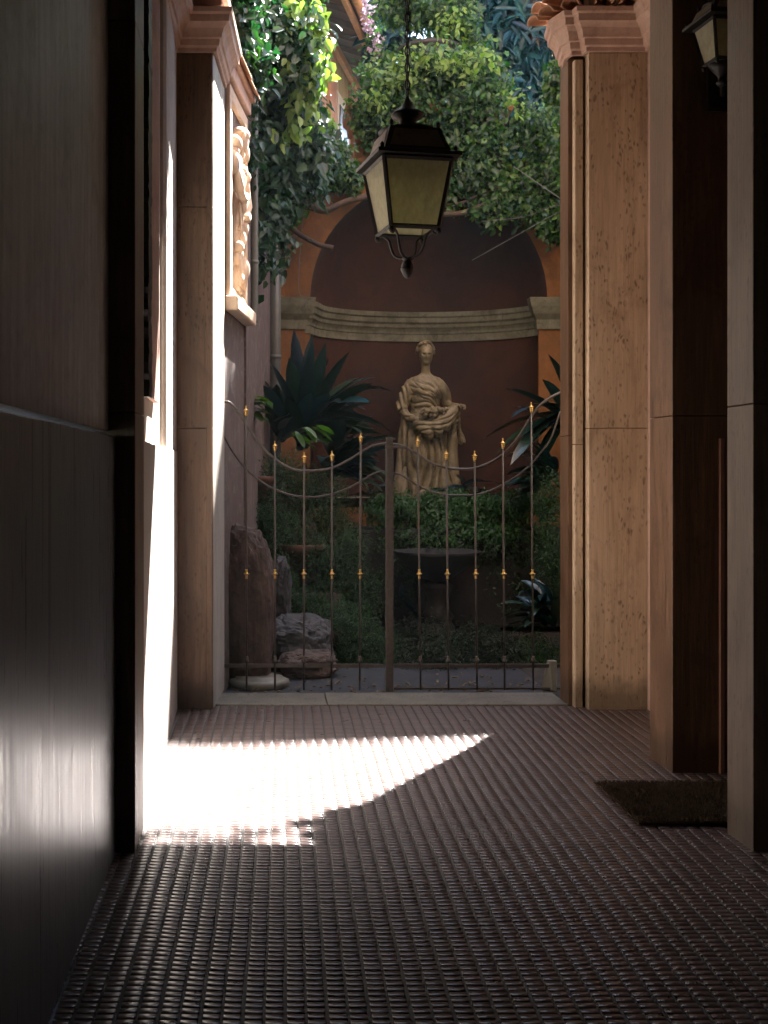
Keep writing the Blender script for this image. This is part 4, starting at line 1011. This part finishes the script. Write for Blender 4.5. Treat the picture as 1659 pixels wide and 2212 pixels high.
tree('unseen tall tree crown added above the back of the garden to shade the creeper', (4.6,14.0,0),
    [((3.9,14.2,9.4),(.9,.9,1.1),16), ((4.6,14.3,10.3),(1.1,1,1.2),90), ((3.7,14.3,10.8),(.6,.8,.7),12), ((4.4,14.3,11.8),(1.1,1,.9),70), ((5.0,13.9,8.5),(.8,.8,1.2),60), ((2.35,14.3,11.2),(.4,.8,1.2),75), ((2.95,14.3,11.5),(.5,.8,.75),60)],
    M['tree_leaf'], (.20,.34), .26, 32, (4.6,14,11), npc=16, clump=.28)  # unseen crown, clusters placed to keep sun off the creeper

# blossoms trailing from the eave gutter
g = thing_at('flowering_climber', (1.6,13.5,6.5), 'climber with pale lilac blossom trailing along the eave beam', 'climber')
keep(foliage('blossom', [blob(797,40,13.5,8,50,.1,12), blob(815,105,13.5,8,36,.1,9), blob(783,0,13.5,7,30,.1,6)], M['lilac'], (.03,.05), .9, 22, clump=.05, npc=16), g)
keep(foliage('foliage', [blob(812,60,13.6,14,60,.1,14), blob(835,120,13.4,22,40,.1,14)], M['ivy'], (.05,.08), .5, 23, clump=.08, npc=12), g)

# ------------------------------------------------------------------ house behind, on the left
def house():
    A = Vector((.34,12.9)); B = Vector((1.96,19.0)); d = (B-A).normalized(); n_ = Vector((d.y,-d.x))
    def h(s, o, z): p = A+d*s+n_*o; return Vector((p.x,p.y,z))
    def hb(m, s0, s1, o0, o1, z0, z1):
        m.add([h(s,o,z) for z in (z0,z1) for (s,o) in ((s0,o0),(s1,o0),(s1,o1),(s0,o1))], [(3,2,1,0),(4,5,6,7),(0,1,5,4),(1,2,6,5),(2,3,7,6),(3,0,4,7)])
    g = thing_at('house', (A.x,A.y,0), 'yellow and salmon house with a deep wooden eave behind the left creeper', 'house')
    m = MB(); hb(m, -.6, 7, -3, 0, 0, 7.35); keep(m.build('wall', M['house']), g)
    for s0, s1 in ((1.05,1.45),(1.75,2.15),(3.3,3.7),(4.5,5.1)):
        m = MB(); hb(m, s0, s1, .001, .06, 0, 7.2); keep(m.build('pilaster_strip', M['house_pink'], bevel=.005), g)
    for s0 in (2.28, 3.85):
        m = MB(); hb(m, s0, s0+.85, .001, .05, 4.4, 6.75); fo = keep(m.build('window', M['win_trim'], bevel=.005), g)
        m = MB(); hb(m, s0+.12, s0+.73, .052, .06, 4.5, 6.6); o = m.build('pane', M['shutter']); o.parent = fo
    m = MB(); m.add([h(-.8,-.2,7.55),h(7.2,-.2,7.55),h(7.2,.55,7.25),h(-.8,.55,7.25),h(-.8,-.2,7.65),h(7.2,-.2,7.65),h(7.2,.55,7.35),h(-.8,.55,7.35)],
        [(3,2,1,0),(4,5,6,7),(0,1,5,4),(1,2,6,5),(2,3,7,6),(3,0,4,7)]); ro = keep(m.build('eave', M['wood_eave']), g)
    m = MB(); hb(m, -.8, 7.2, .03, .10, 7.18, 7.30); hb(m, -.8, 7.2, .46, .52, 7.14, 7.235); keep(m.build('eave_beam', M['wood_beam'], bevel=.01), g)
    m = MB(); m.tube([h(-.8,.60,7.24), h(7.2,.60,7.24)], .05, 10); keep(m.build('gutter', M['wood_beam'], smooth=True), g)
    m = MB()
    for i in range(15): s = -.6+i*.52; m.add([h(s,-.1,7.45),h(s+.07,-.1,7.45),h(s+.07,.5,7.19),h(s,.5,7.19),h(s,-.1,7.58),h(s+.07,-.1,7.58),h(s+.07,.5,7.30),h(s,.5,7.30)],[(3,2,1,0),(4,5,6,7),(0,1,5,4),(1,2,6,5),(2,3,7,6),(3,0,4,7)])
    keep(m.build('rafters', M['wood_eave']), g)
    m = MB(); m.add([h(-.8,.56,7.37),h(7.2,.56,7.37),h(7.2,-3,9.2),h(-.8,-3,9.2)], [(0,1,2,3)])
    so = m.build('roof', M['rooftile']); sd = so.modifiers.new('s','SOLIDIFY'); sd.thickness = .1; sd.offset = 1; keep(so, g)
house()
# unseen block added past the right pilaster; gable outline shaped to shade the garden
g = thing_at('unseen_shade_gable', (6,15.5,0), 'unseen gabled block added behind the pale pilaster, shaped to shade the garden', 'house')
def vprism(poly, y0, y1):
    m = MB(); n = len(poly); vs = [(x,y0,z) for x,z in poly]+[(x,y1,z) for x,z in poly]
    m.add(vs, [tuple(range(n)), tuple(range(2*n-1,n-1,-1))]+[(i,(i+1)%n,n+(i+1)%n,n+i) for i in range(n)]); return m
keep(vprism([(4.22,0),(4.22,14.55),(4.66,15.25),(5.24,15.72),(7.2,15.25),(10,14.6),(10,0)], 15.0, 19).build('wall', M['house']), g)
g = thing_at('garden_wall', (3.35,10,0), 'unseen high garden wall added on the right, past the pale pilaster, to keep the garden dark', 'wall')
m = MB(); m.box(3.42, 3.7, 7.96, 11.98, -.1, 5.2); keep(m.build('wall_body', M['garden_wall']), g)  # unseen wall added to hold light out of the garden

# ------------------------------------------------------------------ low planting, rocks, pots, fountain
rg = random.Random(12)
def rosette(c, n, L, W, seed, az=(0, 2*pi), el=(.1,1.35), dr=.9):
    r = random.Random(seed); out = []
    for i in range(n):
        a = r.uniform(*az); e = r.uniform(*el)
        out.append((Vector(c)+Vector((r.uniform(-.06,.06),r.uniform(-.06,.06),r.uniform(-.12,.12))), a, e, L*r.uniform(.7,1.1), W*r.uniform(.8,1.15), dr*r.uniform(.6,1.3)))
    return out
g = thing_at('broadleaf_plant', at(660,950,10.9), 'big dark clump of broad strap leaves left of the statue', 'plant', 'broad-leaved plants')
S = []
c0 = at(650,930,10.9)
for (du, dv, L) in ((-95,-90,.8),(-70,-120,.8),(-40,-190,.95),(-28,-130,.8),(18,-130,.8),(35,-170,.9),(62,-150,.85),(85,-130,.85),(110,-130,.85),(135,-75,.75),(150,-40,.75),(140,10,.75),(150,50,.8),(120,30,.7),(90,-20,.6),(160,25,.8),(60,-60,.6),(100,80,.7),(20,-60,.6),(-30,-50,.6),(130,95,.75),(-60,-40,.6)):
    tgt = at(650+du, 930+dv, 10.6+rg.uniform(-.25,.25)); b0 = c0+Vector((rg.uniform(-.05,.05),rg.uniform(-.1,.1),rg.uniform(-.2,.05)))
    d = tgt-b0; az = math.atan2(d.y, d.x); el = math.atan2(d.z, math.hypot(d.x,d.y)); S.append((b0, az, el+.22, d.length*1.12, .165, .45))
S += rosette(at(690,900,10.7), 16, .7, .15, 15, (-1.2,.6), (-.1,.8), .8)
S += rosette(at(720,1010,10.6), 36, .62, .15, 5, (-1.8,.7), (-.2,.9), .9)
S += rosette(at(600,930,10.8), 16, .55, .14, 6, (-2.6,.3), (.2,1.3), .6)
keep(blades('leaves', S, M['broad'], seed=2), g)
keep(blades('stalk', [(Vector((c0.x,c0.y,.1)), 0, 1.5, c0.z-.05, .05, 0)], M['bark'], seed=2), g)
g = thing_at('broadleaf_plant', at(1200,900,11.0), 'dark strap-leaved plant arching in from behind the pale pilaster', 'plant', 'broad-leaved plants')
c1 = at(1225,905,11.0); S = []
for (du, dv) in ((-130,-40),(-115,-8),(-110,20),(-90,50),(-100,55),(-80,95),(-60,-70),(-45,-110),(-30,-150),(-60,30),(-100,110),(-130,90),(-50,140),(-20,-90),(-75,-20),(-160,60)):
    tgt = at(1225+du, 905+dv, 10.7+rg.uniform(-.3,.3)); b0 = c1+Vector((rg.uniform(-.05,.1),rg.uniform(-.1,.1),rg.uniform(-.2,.1)))
    d = tgt-b0; S.append((b0, math.atan2(d.y,d.x), math.atan2(d.z, math.hypot(d.x,d.y))+.3, d.length*1.1, .14, .65))
S += rosette(at(1195,1040,10.8), 30, .5, .10, 7, (1.8,4.4), (0,1.1), .9)
keep(blades('leaves', S, M['broad'], seed=3), g)
g = thing_at('broadleaf_plant', at(1150,1330,9.6), 'low strap-leaved plant tinted with sky blue at the foot of the pale pilaster', 'plant', 'broad-leaved plants')
keep(blades('leaves', rosette(at(1185,1330,9.6), 26, .42, .085, 8, (2.0,4.6), (-.1,1.2), 1.3), M['broad'], seed=4), g)
g = thing_at('broadleaf_plant', at(880,1080,11.2), 'low strap leaves at the feet of the statue', 'plant', 'broad-leaved plants')
keep(blades('leaves', rosette(at(1010,1060,11.7), 16, .5, .085, 9, (-2.9,.2), (-.1,.5), .6)+rosette(at(800,1070,11.6), 8, .4, .07, 10, (-2.9,.2), (0,.4), .5)+rosette(at(870,1290,10.9), 6, .4, .06, 11, (-.5,3.5), (-.8,-.2), .6), M['broad'], seed=5), g)
g = thing_at('seedling', at(560,900,9.6), 'light green arrow-shaped leaves beside the relief wall', 'plant')
S = [(at(545+rg.uniform(-8,30), 860+rg.uniform(-15,50), 9.6), rg.uniform(-1.2,.4), rg.uniform(-.6,.3), .16, .065, .5) for i in range(14)] + [(at(640+rg.uniform(-20,60), 925+rg.uniform(-20,30), 9.9), rg.uniform(-1.5,.6), rg.uniform(-.8,0), .20, .08, .4) for i in range(9)]
keep(blades('leaves', S, M['bright'], seed=6), g)

def fern(label, blobs, seed, mat='fern', size=(.018,.045)):
    c_ = blobs[0][0]; g = thing_at('fern', (c_[0],c_[1],0), label, 'fern', 'feathery ferns')
    keep(foliage('fronds', blobs, M[mat], size, .22, seed, clump=.11, npc=60, rnd=1.0, hang=.3), g)
    m = MB(); r = random.Random(seed)
    for i in range(26):
        k = r.choice(blobs); cc = Vector(k[0]); b0 = cc+Vector((r.uniform(-.3,.3)*k[1][0], r.uniform(-.2,.2), -k[1][2]*.8)); e = cc+Vector((r.uniform(-1,1)*k[1][0], r.uniform(-1,.3)*k[1][1], r.uniform(-.2,1)*k[1][2]))
        m.tube(catmull([b0, b0.lerp(e,.5)+Vector((0,0,.12)), e],4), .0025, 4)
    keep(m.build('stems', M['hedge'], smooth=True), g)
fern('feathery fern mound hanging below the strap leaves on the left', [blob(600,1150,9.9,60,60,.25,90), blob(680,1200,9.8,50,50,.2,60), blob(610,1060,10.2,70,75,.35,110), blob(680,1090,10.3,70,80,.3,110), blob(560,1100,10.0,30,70,.25,50), blob(730,1150,10.4,35,70,.25,60)], 41)
fern('feathery fern spilling over the middle terracotta pot', [blob(640,1300,9.6,60,55,.25,90), blob(780,1280,9.9,40,60,.2,50), blob(720,1250,9.9,60,60,.25,90), blob(760,1200,10.0,35,60,.2,50), blob(600,1235,9.7,30,35,.2,26)], 42)
fern('feathery fern clump on the ground left of the lock post', [blob(745,1370,9.4,75,62,.3,130), blob(700,1340,9.5,45,40,.25,55), blob(800,1420,9.3,60,40,.25,80), blob(830,1400,9.4,35,40,.2,35), blob(740,1430,9.3,60,40,.25,60)], 43)
fern('low ferns coloured dark as shade on the ground between the gate and the fountain', [blob(930,1425,9.1,75,28,.2,80), blob(1050,1420,9.2,80,32,.2,90), blob(1010,1390,9.6,110,35,.3,90), blob(900,1380,9.9,50,50,.2,40)], 45, 'fern_shade')
fern('dark feathery fern at the foot of the right leaf of the gate', [blob(1160,1430,9.4,60,60,.3,90), blob(1195,1220,9.9,35,120,.3,90), blob(1190,1080,10.3,30,60,.2,45)], 44)

# hedge on the planter below the statue
g = thing_at('hedge', at(990,1110,11.3), 'low bright green hedge topping the planter in front of the statue', 'hedge')
keep(foliage('foliage', [blob(960,1100,11.4,165,40,.30,350), blob(1120,1095,11.3,70,36,.25,110), blob(840,1105,11.3,60,40,.25,90), blob(990,1150,11.2,190,34,.25,220)], M['hedge'], (.025,.05), .55, 51, clump=.06, npc=26, out=(0,-.6,1)), g)
g = thing_at('planter', (1.9,11.5,0), 'dark stone planter wall under the hedge', 'planter')
m = MB(); m.box(.9, 3.1, 11.15, 11.98, 0, .98); keep(m.build('wall_body', M['basin'], bevel=.02), g)
keep(foliage('moss', [blob(990,1185,11.05,200,34,.08,110), blob(960,1440,10.9,170,50,.2,60), blob(870,1240,11.05,80,60,.06,25), blob(1120,1260,11.05,70,90,.06,30)], M['fern'], (.02,.05), .5, 52, clump=.08, npc=14), g)
# fountain
g = thing_at('fountain', (gx(943,10.6), 10.6, 0), 'shallow stone bowl fountain on a pedestal, in shadow under the hedge', 'fountain')
m = MB(); cx = gx(945,10.6)
zb = gz(1190,10.6)
m.lathe([(.02,zb-.30),(.12,zb-.27),(.22,zb-.20),(.34,zb-.10),(.405,zb-.03),(.42,zb),(.39,zb),(.33,zb-.07),(.0,zb-.18)], (cx,10.6,0), 32); keep(m.build('bowl', M['basin'], smooth=True), g)
m = MB(); m.lathe([(.20,0),(.20,.06),(.16,.09),(.13,.14),(.16,zb-.62),(.115,zb-.56),(.10,zb-.46),(.13,zb-.36),(.15,zb-.33),(.10,zb-.30)], (cx,10.6,0), 24); keep(m.build('pedestal', M['basin'], smooth=True), g)

# rocks
def rockmesh(c, r3, seed, mat, name, label, group='garden rocks', sub=4, amp=.22, slope=0):
    bm = bmesh.new(); bmesh.ops.create_icosphere(bm, subdivisions=sub+1, radius=1)
    for v in bm.verts:
        p = v.co.normalized(); q = Vector([math.copysign(abs(c0)**.62, c0)*.92 for c0 in p])
        o_ = Vector((seed*3.1, seed*1.7, 0))
        q *= 1+amp*noise.fractal(q*1.1+o_, .9, 2.1, 4) + amp*.4*noise.noise(q*3.2+o_) + .05*noise.fractal(q*7+o_, .7, 2.2, 5)
        v.co = Vector((q.x*r3[0]*1.15, q.y*r3[1]*1.15, q.z*r3[2]*1.15-slope*max(0,q.x+.2)**1.5*max(0,q.z)))
    me = bpy.data.meshes.new(name); bm.to_mesh(me); bm.free(); me.materials.append(mat)
    o = bpy.data.objects.new(name, me); o.location = c; col.objects.link(o); return tag(o, label, 'rock', group)
rockmesh((gx(530,8.36), 8.38, .50), (.20,.16,.60), 1, M['rock'], 'rock', 'tall reddish-brown boulder standing behind the left end of the gate', amp=.10, slope=.10)
rockmesh((gx(640,9.0), 9.05, .13), (.26,.24,.22), 2, M['rock_grey'], 'rock', 'rounded grey rock on the ground right of the tall boulder')
rockmesh((gx(606,9.2), 9.25, .55), (.085,.10,.26), 3, M['rock_grey'], 'rock', 'thin pointed grey stone propped beside the tall boulder')
rockmesh((gx(665,8.65), 8.7, .05), (.20,.16,.10), 4, M['rock'], 'rock', 'low flat brown rock just inside the gate')
rockmesh((gx(620,10.2), 10.4, .40), (.34,.25,.75), 5, M['rock'], 'rock', 'mossy rock face behind the ferns on the left', amp=.3)
g = thing_at('column_base', (gx(553,8.55), 8.5, 0), 'pale round column base lying at the foot of the tall boulder', 'stone')
m = MB(); m.lathe([(.18,-.04),(.20,-.01),(.22,.0),(.228,.02),(.22,.04),(.20,.048),(.18,.05),(.175,.065),(.05,.065)], (gx(560,8.2),8.24,-.02), 32, 1, .8); keep(m.build('torus', M['pale_stone'], smooth=True), g)
m = MB(); m.add([at(1193,1487,7.98)+Vector((0,0,-.01)),(2.09,7.98,-.03),(2.09,8.06,-.03),(1.99,8.06,-.03),(2.035,7.985,.20),(2.09,7.985,.20),(2.09,8.04,.20),(2.03,8.04,.20)], [(3,2,1,0),(4,5,6,7),(0,1,5,4),(1,2,6,5),(2,3,7,6),(3,0,4,7)])
tag(m.build('stone_wedge', M['pale_stone'], bevel=.006), 'small yellowish stone wedge at the foot of the pale pilaster behind the gate', 'stone')
def pot(x, y, z, r, hgt, label):
    g = thing_at('flower_pot', (x,y,z), label, 'pot', 'terracotta pots')
    m = MB(); m.lathe([(r*.62,0),(r*.92,hgt*.80),(r*1.02,hgt*.80),(r*1.05,hgt*.98),(r*1.0,hgt),(r*.86,hgt),(r*.82,hgt*.8)], (x,y,z), 28); keep(m.build('pot_body', M['terracotta'], smooth=True), g)
    m = MB(); m.lathe([(.001,hgt*.85),(r*.84,hgt*.86)], (x,y,z), 20); keep(m.build('soil', M['soil']), g)
pot(gx(650,9.9), 9.9, .50, .21, .42, 'wide terracotta pot half hidden by ferns, behind the tall boulder')
pot(gx(697,9.25), 9.35, .0, .17, .235, 'small terracotta pot on the ground in front of the fern clump')
pot(gx(565,10.2), 10.0, 1.28, .12, .24, 'small dark pot high up beside the relief wall')
g = thing_at('stone_pedestal', (gx(700,9.7), 9.9, 0), 'pale stone block carrying the wide terracotta pot', 'stone')
m = MB(); m.box(gx(620,9.9), gx(735,9.9), 9.72, 10.1, -.05, .499); keep(m.build('block', M['garden_wall'], bevel=.02), g)

# fallen leaves on the floor and in the garden
for k, (u, v, Y) in enumerate(((675,1345,9.0),)):
    pass
g = thing_at('leaf_litter', (gx(1100,7.6), 7.6, .0), 'dry leaves and dust scattered along the threshold', 'leaves'); g['kind'] = 'stuff'
rgn = np.random.default_rng(77); n = 160
P = np.stack([rgn.uniform(-.25,2.0,n), np.abs(rgn.normal(size=n))*.35+7.85, np.full(n,-.02)],1); D = np.stack([rgn.normal(size=n), rgn.normal(size=n), rgn.uniform(0,.25,n)],1)
V, Q = leaf_arrays(P, D, np.tile([0,0,1.0],(n,1)), rgn.uniform(.02,.05,n), rgn.uniform(.012,.03,n), .3, .2)
M['dry'] = leafmat('dry_leaf', [(.16,.09,.04),(.28,.17,.08),(.10,.07,.04)], .8, .1, (1,1,1))
keep(np_mesh('dry_leaves', V, Q, M['dry']), g)

# ------------------------------------------------------------------ air in the passage and the garden
m, t, b = newmat('air'); t.nodes.remove(b)
pv = nd(t, 'ShaderNodeVolumePrincipled'); pv.inputs['Color'].default_value = (.75,.92,1,1); pv.inputs['Density'].default_value = .0006; pv.inputs['Anisotropy'].default_value = .35
t.links.new(pv.outputs[0], t.nodes['Material Output'].inputs['Volume'])
hz = MB(); hz.box(-70, 90, -12, 130, -1.4, 17.5)
tag(hz.build('haze', m), 'faint haze in the air of the passage and garden', 'haze', kind='stuff')
